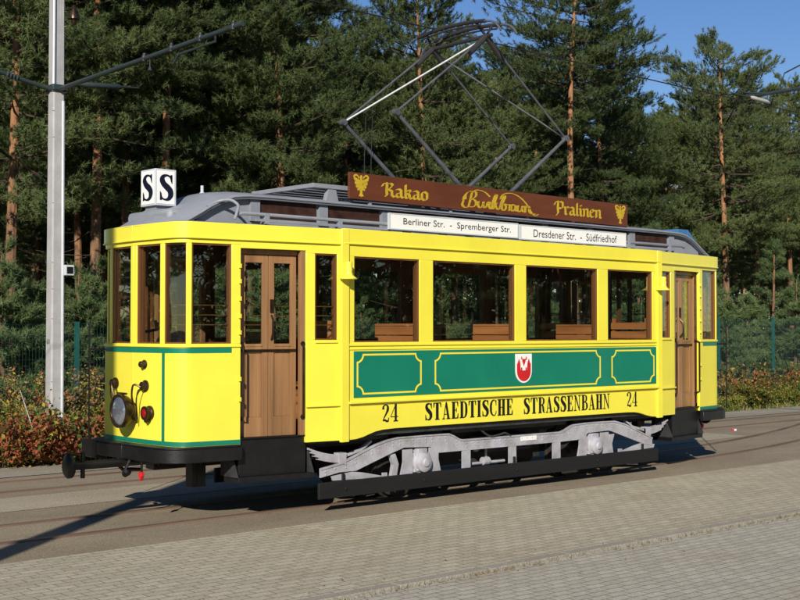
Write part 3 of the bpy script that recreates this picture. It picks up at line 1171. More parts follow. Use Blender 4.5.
for sx in (-1, 1):                                               # driver's controller inside each platform
    q = MB()
    q.lathe([(0.17, 0), (0.17, 0.95), (0.15, 1.0), (0.05, 1.02), (0.03, 1.10)], (-4.48, 0.25, 0.90), (0, 0, 1), 20)
    q.tube([(-4.48, 0.25, 1.99), (-4.58, 0.08, 2.0), (-4.58, 0.08, 2.08)], 0.016, 8)
    q.tube([(-4.55, -0.28, 0.9), (-4.55, -0.28, 1.95)], 0.03, 8)
    q.tube([(-4.55, -0.28, 1.95), (-4.45, -0.10, 1.98), (-4.45, -0.10, 2.06)], 0.016, 8)
    q.mirrored(-sx, -sx * -1).build('controller', M['bronze'], tram)

# --- roof
peri = []
for (x, y) in half:
    peri.append((x, y))
near = peri + [(-x, y) for x, y in reversed(peri)]
loop = near + [(x, -y) for x, y in reversed(near)][1:-1]
rf = MB()
rings = [(0.0, 0.006, 3.070), (0.03, 0, 3.082), (0.10, 0, 3.092), (0.25, 0, 3.105), (0.42, 0, 3.115)]
vs, fs = [], []
for d, o_, z in rings:
    for x, y in loop:
        vs.append((x * (1 - (d - o_) / 4.8), y * (1 - (d - o_) / 1.09), z))
n = len(loop)
for i in range(len(rings) - 1):
    for k in range(n):
        fs.append((i * n + k, i * n + (k + 1) % n, (i + 1) * n + (k + 1) % n, (i + 1) * n + k))
fs.append(tuple((len(rings) - 1) * n + k for k in range(n)))
rf.add(vs, fs)
rf.build('roof', M['roof'], tram, angle=50)

prof = [(-4.745, 3.080), (-4.70, 3.10), (-4.645, 3.135), (-4.56, 3.175), (-4.45, 3.215), (-4.31, 3.262), (-4.164, 3.333), (-4.014, 3.384), (-3.842, 3.404), (-3.5, 3.410)]
prof[0:5] = [(-4.70, 3.040), (-4.64, 3.076), (-4.55, 3.123), (-4.43, 3.190)]
prof = prof + [(-x, z) for x, z in reversed(prof)]
YC = 0.70
# clerestory walls follow the roof edge
cl = MB()
for sy in (-1, 1):
    top = [(x, z - 0.008) for x, z in prof if abs(x) < 4.5]
    outline = [(-4.44, 3.10)] + top + [(4.44, 3.10)]
    y0, y1 = sorted((sy * 0.62, sy * 0.64))
    cl.prism(outline, 'y', y0, y1)
    for x in [-3.72 + k * 0.93 for k in range(9)]:
        y0, y1 = sorted((sy * 0.64, sy * 0.675))
        cl.box(x - 0.06, x + 0.06, y0, y1, 3.14, 3.385)
clo = cl.build('clerestory', M['roof'], tram, smooth=False)
for sy in (-1, 1):
    for k in range(8):
        x = -3.72 + 0.93 * k
        v_ = MB()
        y0, y1 = sorted((sy * 0.6405, sy * 0.652))
        v_.box(x + 0.09, x + 0.84, y0, y1, 3.185, 3.372)
        v_.build('clerestory_window', M['vent'], clo, smooth=False)
# upper roof: crowned section swept along the profile
ur = MB()
ns = 14
vs, fs = [], []
for i, (x, z) in enumerate(prof):
    ax = abs(x)
    crown = 0.085 if ax < 4.2 else 0.075 * max(0.25, (4.9 - ax) / 0.7)
    wd = YC
    for k in range(ns + 1):
        s_ = -1 + 2 * k / ns
        vs.append((x - (1 if x > 0 else -1) * 0.0 + (0.12 if x > 0 else -0.12) * (1 - s_ * s_) * (ax > 4.4), wd * s_, z + crown * (1 - s_ * s_) ** 0.8))
    for s_ in (1, -1):
        vs.append((x, wd * s_, z - 0.034))
m_ = ns + 3
for i in range(len(prof) - 1):
    for k in range(ns):
        a = i * m_ + k
        fs.append((a, a + 1, a + m_ + 1, a + m_))
    a = i * m_
    fs.append((a + ns, a + ns + 1, a + m_ + ns + 1, a + m_ + ns))
    fs.append((a, a + m_, a + m_ + ns + 2, a + ns + 2))
    fs.append((a + ns + 1, a + ns + 2, a + m_ + ns + 2, a + m_ + ns + 1))
ur.add(vs, fs)
ur.build('upper_roof', M['roof'], tram, angle=50)
# dark gutter line and drip rail along the upper roof edge
gt = MB()
for sy in (-1, 1):
    gt.tube([(x, sy * (YC + 0.012), z - 0.006) for x, z in prof[1:-1]], 0.013, 8)
gt.build('roof_edge_rail', M['roof'], tram)
gt = MB()
for sy in (-1, 1):
    gt.tube([(x, sy * (YC + 0.004), z - 0.030) for x, z in prof[1:-1]], 0.009, 6)
gt.build('roof_edge_groove', M['roof_dark'], tram)
# end hoods: closing bulkhead of the clerestory
for sx in (-1, 1):
    hd = MB()
    pts = []
    hd.box(sx * 4.42 - 0.22, sx * 4.42 + 0.22, -0.44, 0.44, 3.05, 3.245)
    hd.build('hood', M['roof'], tram, bevel=0.05)

# side rails that carry the boards
for sy in (1, -1):
    rr = MB()
    rr.tube([(-4.13, -0.90, 3.172), (-4.05, -0.93, 3.186), (3.62, -0.93, 3.186), (3.70, -0.90, 3.172)], 0.020, 8)
    rr.box(-3.9, 3.3, -0.948, -0.925, 3.112, 3.140)
    for x in (-3.76, -2.77, -1.75, -0.72, 0.30, 1.33, 2.36, 3.30):
        rr.prism([(-0.95, 3.09), (-0.86, 3.09), (-0.86, 3.14), (-0.915, 3.20), (-0.95, 3.20)], 'x', x - 0.028, x + 0.028)
    rr.mirrored(1, sy).build('roof_rail', M['roof'], tram)
    hh = MB()
    hh.tube(catmull([(-4.16, -0.93, 3.118), (-4.13, -0.93, 3.20), (-4.10, -0.90, 3.27), (-4.14, -0.82, 3.325), (-4.22, -0.72, 3.315), (-4.34, -0.70, 3.255)], 5), 0.016, 8)
    hh.mirrored(1, sy).build('roof_handle', M['roof'], tram)


# --- destination boards
def sans(b, txt, x0, x1, z0, z1, place):
    cu = bpy.data.curves.new('t', 'FONT')
    cu.body = txt
    cu.extrude = 0
    cu.resolution_u = 3
    ob = bpy.data.objects.new('t', cu)
    COL.objects.link(ob)
    dg = bpy.context.evaluated_depsgraph_get()
    dg.update()
    me = ob.evaluated_get(dg).to_mesh()
    co = [tuple(v.co) for v in me.vertices]
    fa = [tuple(p.vertices) for p in me.polygons]
    ob.evaluated_get(dg).to_mesh_clear()
    bpy.data.objects.remove(ob)
    bpy.data.curves.remove(cu)
    xs = [c[0] for c in co]
    zs = [c[1] for c in co]
    a0, a1, b0, b1 = min(xs), max(xs), min(zs), max(zs)
    b.add([place((x0 + (c[0] - a0) / (a1 - a0) * (x1 - x0), z0 + (c[1] - b0) / (b1 - b0) * (z1 - z0)), 0.0) for c in co], fa)


for x0, x1, txt, pad0, pad1, zt, zb in ((-2.075, 0.070, 'Berliner Str.  -  Spremberger Str.', 0.21, 0.13, 3.306, 3.132), (0.122, 2.245, 'Dresdener Str.  -  Südfriedhof', 0.24, 0.20, 3.296, 3.122)):
    q = MB()
    q.box(x0, x1, -0.978, -0.955, zb, zt)
    bd = q.build('destination_board', M['white'], tram, smooth=False, bevel=0.003)
    fr = MB()
    for a, b in ((x0 - 0.008, x0 + 0.010), (x1 - 0.010, x1 + 0.008)):
        fr.box(a, b, -0.982, -0.95, zb - 0.006, zt + 0.006)
    fr.box(x0, x1, -0.9815, -0.951, zb - 0.008, zb + 0.006)
    fr.box(x0, x1, -0.9815, -0.951, zt - 0.006, zt + 0.008)
    fr.build('board_frame', M['boxgrey'], bd, smooth=False)
    q = MB()
    sans(q, txt, x0 + pad0, x1 - pad1, zb + 0.035, zt - 0.040, lambda p, d: (p[0], -0.9805, p[1]))
    q.build('lettering', M['letter'], bd, smooth=False)

# --- advertising board
BX0, BX1 = -2.444, 2.637


def bz(x, t):                       # slight sag towards the rear, as mounted
    k = (x - BX0) / (BX1 - BX0)
    return (3.474 + (3.430 - 3.474) * k) * (1 - t) + (3.776 + (3.740 - 3.776) * k) * t


ab = MB()
ab.prism([(BX0, bz(BX0, 0)), (BX1, bz(BX1, 0)), (BX1, bz(BX1, 1)), (BX0, bz(BX0, 1))], 'y', -0.705, -0.672)
board = ab.build('advertising_board', M['board'], tram, smooth=False, bevel=0.004)
bk = MB()
for x in (-2.1, -0.8, 0.6, 1.9):
    bk.box(x - 0.02, x + 0.02, -0.671, -0.645, 3.41, 3.70)
bk.build('bracket', M['roof'], board, smooth=False)


def nib(paths, ang=40, wd=0.12, smooth=False, thin=0.03):
    """broad-nib pen strokes"""
    out = []
    nx, ny = math.cos(R(ang)) * wd / 2, math.sin(R(ang)) * wd / 2
    for p in paths:
        c = catmull(p, 6) if smooth else p
        for (x0, y0), (x1, y1) in zip(c[:-1], c[1:]):
            dx, dy = x1 - x0, y1 - y0
            L = math.hypot(dx, dy) or 1
            px, py = -dy / L * thin / 2, dx / L * thin / 2
            cr = dx * ny - dy * nx
            q = [(x0 - nx, y0 - ny), (x1 - nx, y1 - ny), (x1 + nx, y1 + ny), (x0 + nx, y0 + ny)]
            if abs(cr) > 1e-4:
                out.append(q)
            out.append([(x0 + px, y0 + py), (x1 + px, y1 + py), (x1 - px, y1 - py), (x0 - px, y0 - py)])
    return out


FR = {
    'K': ([[(-.06, .72), (.0, .92), (.12, .98)], [(.12, 1.0), (.18, .9), (.15, .5), (.18, .12), (.06, .0)], [(.18, .92), (.36, 1.0), (.46, .88), (.34, .66), (.2, .54)], [(.22, .54), (.42, .44), (.42, .14), (.54, .02)]], .58),
    'P': ([[(-.06, .70), (.0, .90), (.12, .98)], [(.12, 1.0), (.18, .9), (.15, .5), (.18, .1), (.06, -.1)], [(.18, .92), (.34, 1.0), (.48, .90), (.48, .58), (.36, .44), (.2, .50)]], .56),
    'a': ([[(.04, .56), (.18, .66), (.30, .56), (.30, .12), (.40, .02)], [(.30, .40), (.10, .32), (.06, .12), (.16, .02), (.30, .14)]], .44),
    'k': ([[(.09, 1.0), (.09, .10), (.17, .02)], [(.10, .48), (.26, .66), (.35, .56), (.24, .40)], [(.10, .38), (.27, .32), (.30, .10), (.40, .02)]], .43),
    'o': ([[(.19, .66), (.06, .54), (.06, .14), (.18, .02)], [(.19, .66), (.33, .52), (.33, .12), (.18, .02)]], .41),
    'r': ([[(.02, .62), (.10, .54), (.10, .08), (.18, .02)], [(.10, .50), (.22, .66), (.31, .57)]], .34),
    'l': ([[(.10, 1.0), (.10, .10), (.18, .02)]], .24),
    'i': ([[(.02, .62), (.10, .54), (.10, .10), (.18, .02)], [(.09, .86), (.13, .80)]], .24),
    'n': ([[(.02, .62), (.10, .54), (.10, .04)], [(.10, .50), (.25, .66), (.34, .56), (.34, .10), (.42, .02)]], .46),
    'e': ([[(.20, .66), (.07, .54), (.07, .14), (.18, .02), (.33, .12)], [(.20, .66), (.33, .54), (.10, .34)]], .39),
}


def fraktur(b, txt, x0, x1, t0, t1):
    tot = sum(FR[c][1] for c in txt)
    k = (x1 - x0) / tot
    x = 0
    for c in txt:
        p, w_ = FR[c]
        polys = nib(p, 42, 0.165, thin=0.055)
        strokes_to(b, [[(x0 + (x + a) * k, bz(x0 + (x + a) * k, t0 + (t1 - t0) * q)) for a, q in poly] for poly in polys], lambda p_, d: (p_[0], -0.7052 - d, p_[1]))
        x += w_


for txt, x0, x1, t0, t1 in (('Kakao', -1.93, -1.21, 0.20, 0.74), ('Pralinen', 1.10, 2.06, 0.24, 0.80)):
    gl = MB()
    fraktur(gl, txt, x0, x1, t0, t1)
    gl.build('lettering', M['goldpaint'], board, smooth=False)
# flowing script in the middle
SC = [
    [(.02, .38), (-.02, .16), (.06, .02), (.20, .06), (.27, .35), (.33, .72), (.36, .92)],                                   # stem of the B
    [(.10, .48), (.12, .78), (.30, .98), (.50, .97), (.52, .76), (.40, .58), (.29, .54), (.46, .50), (.52, .30), (.42, .10), (.26, .08)],
    [(.62, .46), (.60, .20), (.68, .08), (.78, .20), (.82, .46), (.81, .20), (.88, .10), (.93, .22)],                         # u
    [(.95, .22), (1.0, .46), (1.08, .44), (1.04, .22), (1.10, .08)],                                                        # r
    [(1.16, .08), (1.20, .50), (1.30, .92), (1.36, .88), (1.26, .42), (1.21, .08)], [(1.22, .28), (1.36, .48), (1.30, .30), (1.40, .08), (1.48, .16)],   # k
    [(1.48, .16), (1.56, .60), (1.66, .95), (1.70, .84), (1.58, .40), (1.58, .12), (1.68, .08), (1.74, .28), (1.68, .46), (1.80, .42)],                # b
    [(1.82, .42), (1.88, .46), (1.90, .40), (1.88, .08)],                                                                    # r
    [(2.12, .42), (2.00, .48), (1.95, .24), (2.02, .08), (2.12, .24), (2.14, .44), (2.13, .16), (2.20, .10)],                 # a
    [(2.24, .46), (2.23, .18), (2.30, .08), (2.40, .22), (2.43, .46), (2.42, .18), (2.48, .10)],                              # u
    [(2.50, .40), (2.55, .46), (2.55, .08)], [(2.55, .30), (2.64, .47), (2.72, .42), (2.72, .18), (2.80, .06), (3.00, .04)],  # n
]
FL = [[(.36, .92), (.55, 1.10), (.85, 1.04), (1.08, .78)], [(1.50, .72), (1.62, 1.02), (1.95, 1.14), (2.30, .98), (2.60, .60), (2.82, .12), (2.98, -.06), (3.12, .06)],
      [(.02, .38), (.03, .60), (.16, .86), (.30, .98)]]
gs_ = MB()
sx0, sx1 = -0.63, 0.76
kx = (sx1 - sx0) / 3.12
for paths, wd in ((SC, 0.10), (FL, 0.07)):
    polys = nib(paths, 28, wd, True, 0.045)
    strokes_to(gs_, [[(sx0 + a * kx, bz(sx0 + a * kx, 0.10 + q * 0.70)) for a, q in poly] for poly in polys], lambda p_, d: (p_[0], -0.7052 - d, p_[1]))
gs_.build('lettering', M['goldpaint'], board, smooth=False)


def eagle(cx):
    e = MB()
    P = []
    P.append([(-.10, .30), (.0, .10), (.10, .30), (.13, .62), (.08, .86), (-.08, .86), (-.13, .62)])
    P.append([(-.06, .28), (-.09, .04), (0, -.02), (.09, .04), (.06, .28)])
    P.append([(-.10, .12), (-.16, .02), (.16, .02), (.10, .12)])
    for s_ in (-1, 1):
        for (a, b_, c_, d_) in (((.08, .80), (.42, .94), (.46, .80), (.10, .62)), ((.08, .70), (.40, .74), (.40, .60), (.10, .52)), ((.08, .58), (.34, .55), (.32, .42), (.10, .42)), ((.06, .46), (.26, .38), (.22, .28), (.06, .34))):
            P.append([(s_ * p[0], p[1]) for p in (a, b_, c_, d_)])
        P += [[(s_ * x, y) for x, y in q] for q in ribbon([(.40, .84, .10), (.44, .98, .10), (.32, 1.04, .09), (.20, .98, .07), (.14, .88, .06)])]
    P.append([(-.06, .84), (-.08, 1.0), (0, 1.06), (.08, 1.0), (.06, .84)])
    strokes_to(e, [[(cx + x * 0.235, bz(cx, 0.10 + 0.78 * y)) for x, y in poly] for poly in P], lambda p_, d: (p_[0], -0.7052 - d, p_[1]))
    e.build('eagle_emblem', M['goldpaint'], board, smooth=False)


eagle(-2.27)
eagle(2.475)

# --- platform under the pantograph
pf = MB()
pf.box(-2.88, 2.70, -0.60, -0.54, 3.575, 3.625)
pf.box(-2.88, 2.70, 0.54, 0.60, 3.575, 3.625)
for x in (-2.88, 2.64):
    pf.box(x, x + 0.06, -0.54, 0.54, 3.576, 3.624)
for k in range(5):
    pf.box(-2.82, 2.64, -0.50 + k * 0.21, -0.34 + k * 0.21, 3.585, 3.610)
for x in (-2.60, -1.3, 0.0, 1.3, 2.45):
    for y in (-0.56, 0.56):
        pf.prism([(x - 0.10, 3.42), (x + 0.10, 3.42), (x + 0.055, 3.575), (x - 0.055, 3.575)], 'y', y - 0.03, y + 0.03)
pf.build('roof_platform', M['roof'], tram, smooth=False, bevel=0.004)
rs_ = MB()
for k in range(7):
    rs_.lathe([(0.03, 0), (0.045, 0.012), (0.03, 0.03)], (-2.45 + k * 0.06, -0.30, 3.475), (1, 0, 0.0), 10)
rs_.box(-2.52, -2.0, -0.36, -0.24, 3.42, 3.445)
rs_.build('resistor', M['ceramic'], tram)

# --- pantograph
pan = MB()
for y in (-0.42, 0.42):
    pan.box(-0.62, 0.62, y - 0.03, y + 0.03, 3.63, 3.69)
for x in (-0.42, 0.42):
    pan.tube([(x, -0.55, 3.70), (x, 0.55, 3.70)], 0.03, 10)
    for y in (-0.42, 0.42):
        pan.lathe([(0.05, 0), (0.06, 0.02), (0.045, 0.035), (0.06, 0.05), (0.045, 0.07)], (x * 1.3, y, 3.56), (0, 0, 1), 12)
pnt = pan.build('pantograph', M['panto'], tram)
KX, KZ, AZ = 1.55, 4.59, 5.75
for sy in (-1, 1):
    y = sy * 0.5
    for sx in (-1, 1):
        a = MB()
        a.tube([(sx * 0.36, y, 3.70), (sx * KX, y, KZ)], [0.030, 0.022], 10)
        a.lathe([(0.042, -0.035), (0.042, 0.035)], (sx * KX, y, KZ), (0, 1, 0), 12)
        a.build('lower_arm', M['panto'], pnt)
        a = MB()
        light = (sx == -1)
        kz = KZ + 0.05
        a.tube([(sx * KX, y, KZ), (sx * 0.62, y, KZ + (AZ - KZ) * 0.60), (0, y * 0.98, AZ)], [0.014, 0.014, 0.018], 8)
        a.build('upper_arm', M['panto'], pnt)
# cross braces of the upper frame and tie bars
br = MB()
br.tube([(-KX, 0.5, KZ), (-0.12, -0.47, AZ - 0.09)], 0.012, 8)
br.build('brace', M['panto_light'], pnt)
br = MB()
br.tube([(KX, -0.5, KZ), (0.12, 0.47, AZ - 0.09)], 0.012, 8)
br.build('brace', M['panto'], pnt)
hd = MB()
hd.tube([(0, -0.60, AZ), (0, 0.60, AZ)], 0.026, 8)
for sy in (-1, 1):
    hd.tube([(-0.15, sy * 0.46, AZ + 0.165), (0, sy * 0.5, AZ), (0.15, sy * 0.46, AZ + 0.165)], 0.020, 8)
    hd.tube([(0, sy * 0.5, AZ), (0.30, sy * 0.5, AZ - 0.26)], 0.040, 8)
    hd.tube([(0, sy * 0.5, AZ), (-0.30, sy * 0.5, AZ - 0.26)], 0.040, 8)
hd.build('head_frame', M['panto_dark'], pnt)
for x in (-0.15, 0.15):
    bo = MB()
    pts = [(x, y, 5.945 - 0.045 * (abs(y) / 0.62) ** 2) for y in [-0.62 + 1.24 * i / 16 for i in range(17)]]
    bo.tube(pts, 0.026, 8)
    bo.tube([(p[0], p[1], p[2] - 0.05) for p in pts[1:-1]], 0.012, 6)
    for y in (-0.55, -0.3, 0.0, 0.3, 0.55):
        z = 5.945 - 0.045 * (abs(y) / 0.62) ** 2
        bo.tube([(x, y, z), (x, y, z - 0.055)], 0.010, 6)
    bo.build('collector', M['panto_dark'], pnt)
    for sy in (-1, 1):
        ho = MB()
        ho.tube(catmull([(x, sy * 0.62, 5.900), (x, sy * 0.74, 5.875), (x, sy * 0.84, 5.81), (x, sy * 0.90, 5.73)], 5), 0.014, 8)
        ho.build('horn', M['panto'], pnt)
for dx in (0.0, 0.11):
    ro = MB()
    ro.tube([(-1.24 + dx, 0.42, 4.80), (-1.30 + dx, 0.38, 4.2), (-1.34 + dx, 0.35, 3.64)], 0.005, 5)
    ro.build('rope', M['darkmetal'], pnt)

# --- route box with an S on every side
q = MB()
SX0, SX1, SY0, SY1, SZ0, SZ1 = -4.632, -4.377, -0.15, 0.15, 3.290, 3.680
q.box(SX0, SX1, SY0, SY1, SZ0, SZ1)
rb = q.build('route_box', M['boxgrey'], tram, smooth=False, bevel=0.006)
q = MB()
q.box(SX0 + 0.035, SX1 - 0.035, SY0 + 0.04, SY1 - 0.04, 3.22, SZ0)
q.build('box_foot', M['roof'], rb, smooth=False)
fa, le = MB(), MB()
g0, gh = 0.022, 0.020
fa.box(SX0 + g0, SX1 - g0, SY0 - 0.004, SY0 - 0.0005, SZ0 + gh, SZ1 - gh)
fa.box(SX0 + g0, SX1 - g0, SY1 + 0.0005, SY1 + 0.004, SZ0 + gh, SZ1 - gh)
fa.box(SX0 - 0.004, SX0 - 0.0005, SY0 + g0, SY1 - g0, SZ0 + gh, SZ1 - gh)
fa.box(SX1 + 0.0005, SX1 + 0.004, SY0 + g0, SY1 - g0, SZ0 + gh, SZ1 - gh)
fa.build('box_face', M['white'], rb, smooth=False)
serif_text(le, 'S', -4.590, -4.419, SZ0 + 0.055, SZ1 - 0.055, lambda p, d: (p[0], SY0 - 0.0045 - d, p[1]))
le.build('lettering', M['navy'], rb, smooth=False)
le = MB()
serif_text(le, 'S', -0.105, 0.105, SZ0 + 0.055, SZ1 - 0.055, lambda p, d: (SX0 - 0.0045 - d, -p[0], p[1]))
le.build('lettering', M['navy'], rb, smooth=False)
q = MB()
q.box(4.40, 4.66, -0.30, 0.10, 3.30, 3.52)
q.prism([(4.66, 3.30), (4.86, 3.30), (4.86, 3.36), (4.66, 3.52)], 'y', -0.30, 0.10)
q.build('rear_route_box', M['blue'], tram, smooth=False, bevel=0.006)
q = MB()
q.lathe([(0.03, 0), (0.03, 0.03), (0.018, 0.04), (0.018, 0.11)], (-3.86, 0.15, 3.47), (0, 0, 1), 10)
q.build('roof_vent', M['boxgrey'], tram)

# --- front equipment
for sx in (1, -1):
    q = MB()
    q.lathe([(0.05, 0.0), (0.11, 0.03), (0.155, 0.09), (0.172, 0.13), (0.176, 0.165), (0.176, 0.185), (0.155, 0.187), (0.15, 0.165), (0.02, 0.160)], (-4.79, 0.0, 1.134), (-1, 0, 0), 36)
    hl = q.mirrored(sx, 1).build('headlight', M['bronze'], tram)
    q = MB()
    q.lathe([(0.151, 0.166), (0.12, 0.184), (0.07, 0.194), (0.001, 0.198)], (-4.79, 0.0, 1.134), (-1, 0, 0), 32)
    q.mirrored(sx, 1).build('lens', M['lens'], hl)
    q = MB()
    q.tube([(-4.93, -0.1, 1.315), (-4.93, 0.1, 1.315)], 0.012, 6)
    q.mirrored(sx, 1).build('headlight_clip', M['brass'], hl)
    for y, z, r_, cable in ((-0.224, 1.620, 0.046, 0), (-0.246, 1.398, 0.060, 1), (0.378, 1.408, 0.060, 1)):
        q = MB()
        q.lathe([(r_ * 1.0, 0), (r_ * 1.0, 0.015), (r_ * 0.78, 0.022), (r_ * 0.72, 0.055), (r_ * 0.5, 0.065), (0.004, 0.068)], (-4.79, y, z), (-1, 0, 0), 22)
        if cable:
            q.tube(catmull([(-4.85, y, z - 0.01), (-4.90, y * 0.75, z + 0.01), (-4.90, y * 0.62, z - 0.10), (-4.87, y * 0.55, z - 0.20), (-4.86, y * 0.60, z - 0.34), (-4.86, y * 0.42, z - 0.33)], 6), 0.010, 8)
            q.tube(catmull([(-4.85, y, z - 0.03), (-4.88, y * 0.86, z - 0.12), (-4.86, y * 0.72, z - 0.26), (-4.85, y * 0.66, z - 0.39)], 6), 0.006, 8)
        q.mirrored(sx, 1).build('socket', M['bronze'], tram)
    q = MB()
    q.lathe([(0.075, 0), (0.075, 0.02), (0.064, 0.03), (0.062, 0.05), (0.072, 0.058), (0.072, 0.075), (0.05, 0.078)], (-4.785, -0.329, 1.122), (-1, 0, 0), 24)
    q.box(-4.85, -4.79, -0.345, -0.313, 1.03, 1.06)
    tl = q.mirrored(sx, 1).build('tail_light', M['bronze'], tram)
    q = MB()
    q.lathe([(0.050, 0.074), (0.035, 0.088), (0.001, 0.092)], (-4.785, -0.329, 1.122), (-1, 0, 0), 20)
    q.mirrored(sx, 1).build('red_lens', M['redlens'], tl)
    # bumper beam, following the rounded nose
    bl = [(-4.93, 0.0), (-4.93, -0.45), (-4.915, -0.62), (-4.87, -0.76), (-4.79, -0.86), (-4.66, -0.905), (-4.08, -0.965)]
    bn = normals(bl)
    q = MB()
    for sy in (1, -1):
        g_ = MB()
        g_.band(bl, bn, 0.640, 0.775, 0.0, 0.06)
        g_.band(bl, bn, 0.775, 0.796, -0.01, 0.20)
        g_ = g_.mirrored(1, sy)
        q.add(g_.v, g_.f)
    if sx == 1:
        q.box(-4.925, -4.84, 0.56, 0.885, 0.60, 0.79)
    q.mirrored(sx, 1).build('bumper', M['black'], tram, bevel=0.006)
    # coupler
    q = MB()
    q.tube([(-4.30, 0, 0.60), (-5.50, 0, 0.60)], 0.045, 10)
    q.tube([(-4.85, 0.09, 0.60), (-5.36, 0.03, 0.60)], 0.022, 8)
    q.lathe([(0.06, 0), (0.12, 0.03), (0.122, 0.06), (0.10, 0.075)], (-5.475, 0, 0.60), (-1, 0, 0), 22)
    q.tube([(-5.37, 0, 0.47), (-5.37, 0, 0.735)], 0.024, 8)
    q.tube([(-5.37, 0, 0.72), (-5.55, 0, 0.73)], 0.012, 6)
    q.tube([(-4.92, 0.20, 0.61), (-4.80, 0.20, 0.50), (-4.6, 0.16, 0.49)], 0.02, 6)
    q.mirrored(sx, 1).build('coupler', M['black'], tram)
    q = MB()
    q.tube(catmull([(-4.90, -0.12, 0.64), (-4.94, -0.12, 0.56), (-4.96, -0.10, 0.50), (-4.93, -0.08, 0.47), (-4.89, -0.10, 0.50)], 5), 0.018, 8)
    q.lathe([(0.03, 0), (0.05, 0.03), (0.03, 0.06)], (-4.93, -0.11, 0.475), (0, 0, 1), 10)
    q.mirrored(sx, 1).build('tow_hook', M['black'], tram)
    q = MB()
    q.tube([(-4.90, -0.36, 0.66), (-4.90, -0.36, 0.53)], 0.012, 6)
    cp = q.mirrored(sx, 1).build('cable_plug', M['black'], tram)
    q = MB()
    q.prism([(-0.385, 0.53), (-0.335, 0.53), (-0.33, 0.49), (-0.36, 0.435), (-0.39, 0.49)], 'x', -4.925, -4.885)
    q.mirrored(sx, 1).build('plug_cap', M['red'], cp, smooth=False, bevel=0.006)
    for sy in (sx,):
        q = MB()
        q.box(-4.34, -4.17, -0.42, -0.30, 0.33, 0.66)
        q.box(-4.28, -4.22, -0.425, -0.415, 0.34, 0.60)
        q.mirrored(sx, sy).build('rail_guard', M['black'], tram, smooth=False)
    # thin upright rod with its bracket at the nose corner
    q = MB()
    q.tube([(-4.86, 0.84, 0.79), (-4.86, 0.84, 2.06)], 0.010, 6)
    q.tube([(-4.86, 0.84, 1.765), (-4.66, 0.79, 1.765)], 0.011, 6)
    q.mirrored(sx, sx).build('feeler_rod', M['black'], tram)

# --- steps under the doors
for sx, sy in corners():
    q = MB()
    q.prism([(-4.13, -0.70), (-4.10, -0.93), (-3.20, -1.04), (-3.20, -0.70)], 'z', 0.40, 0.455)
    q.prism([(-4.12, -0.62), (-4.065, -0.875), (-3.28, -0.985), (-3.28, -0.62)], 'z', 0.455, 0.845)
    q.prism([(-4.12, -0.895), (-3.22, -1.02), (-3.22, -0.99), (-4.12, -0.87)], 'z', 0.845, 0.858)
    q.mirrored(sx, sy).build('step', M['black'], tram, smooth=False, bevel=0.004)
    for x, pr in ((-4.128, [(-0.93, 0.455), (-0.70, 0.455), (-0.70, 0.72), (-0.80, 0.74)]), (-3.225, [(-1.035, 0.455), (-0.74, 0.455), (-0.74, 0.74), (-0.90, 0.74)])):
        q = MB()
        q.prism(pr, 'x', x, x + 0.025)
        q.mirrored(sx, sy).build('step_bracket', M['under'], tram, smooth=False)

# --- underframe
q = MB()
q.box(-4.6, 4.6, -0.55, 0.55, 0.66, 0.86)
for sy in (1, -1):
    y0, y1 = sorted((sy * 0.98, sy * 1.035))
    q.box(-3.18, 3.18, y0, y1, 0.80, 0.90)
    y0, y1 = sorted((sy * 0.70, sy * 0.90))
    q.box(-3.2, 3.2, y0, y1, 0.74, 0.89)
q.box(-3.2, 3.2, -0.98, 0.98, 0.845, 0.864)
q.box(-1.05, 1.05, -0.45, 0.45, 0.30, 0.68)
q.box(-0.35, 0.5, -0.80, -0.5, 0.46, 0.66)
for x in (-1.95, -1.1, 1.15, 1.95):
    q.box(x - 0.07, x + 0.07, -0.90, 0.90, 0.735, 0.80)
q.build('underframe', M['under'], tram, smooth=False)

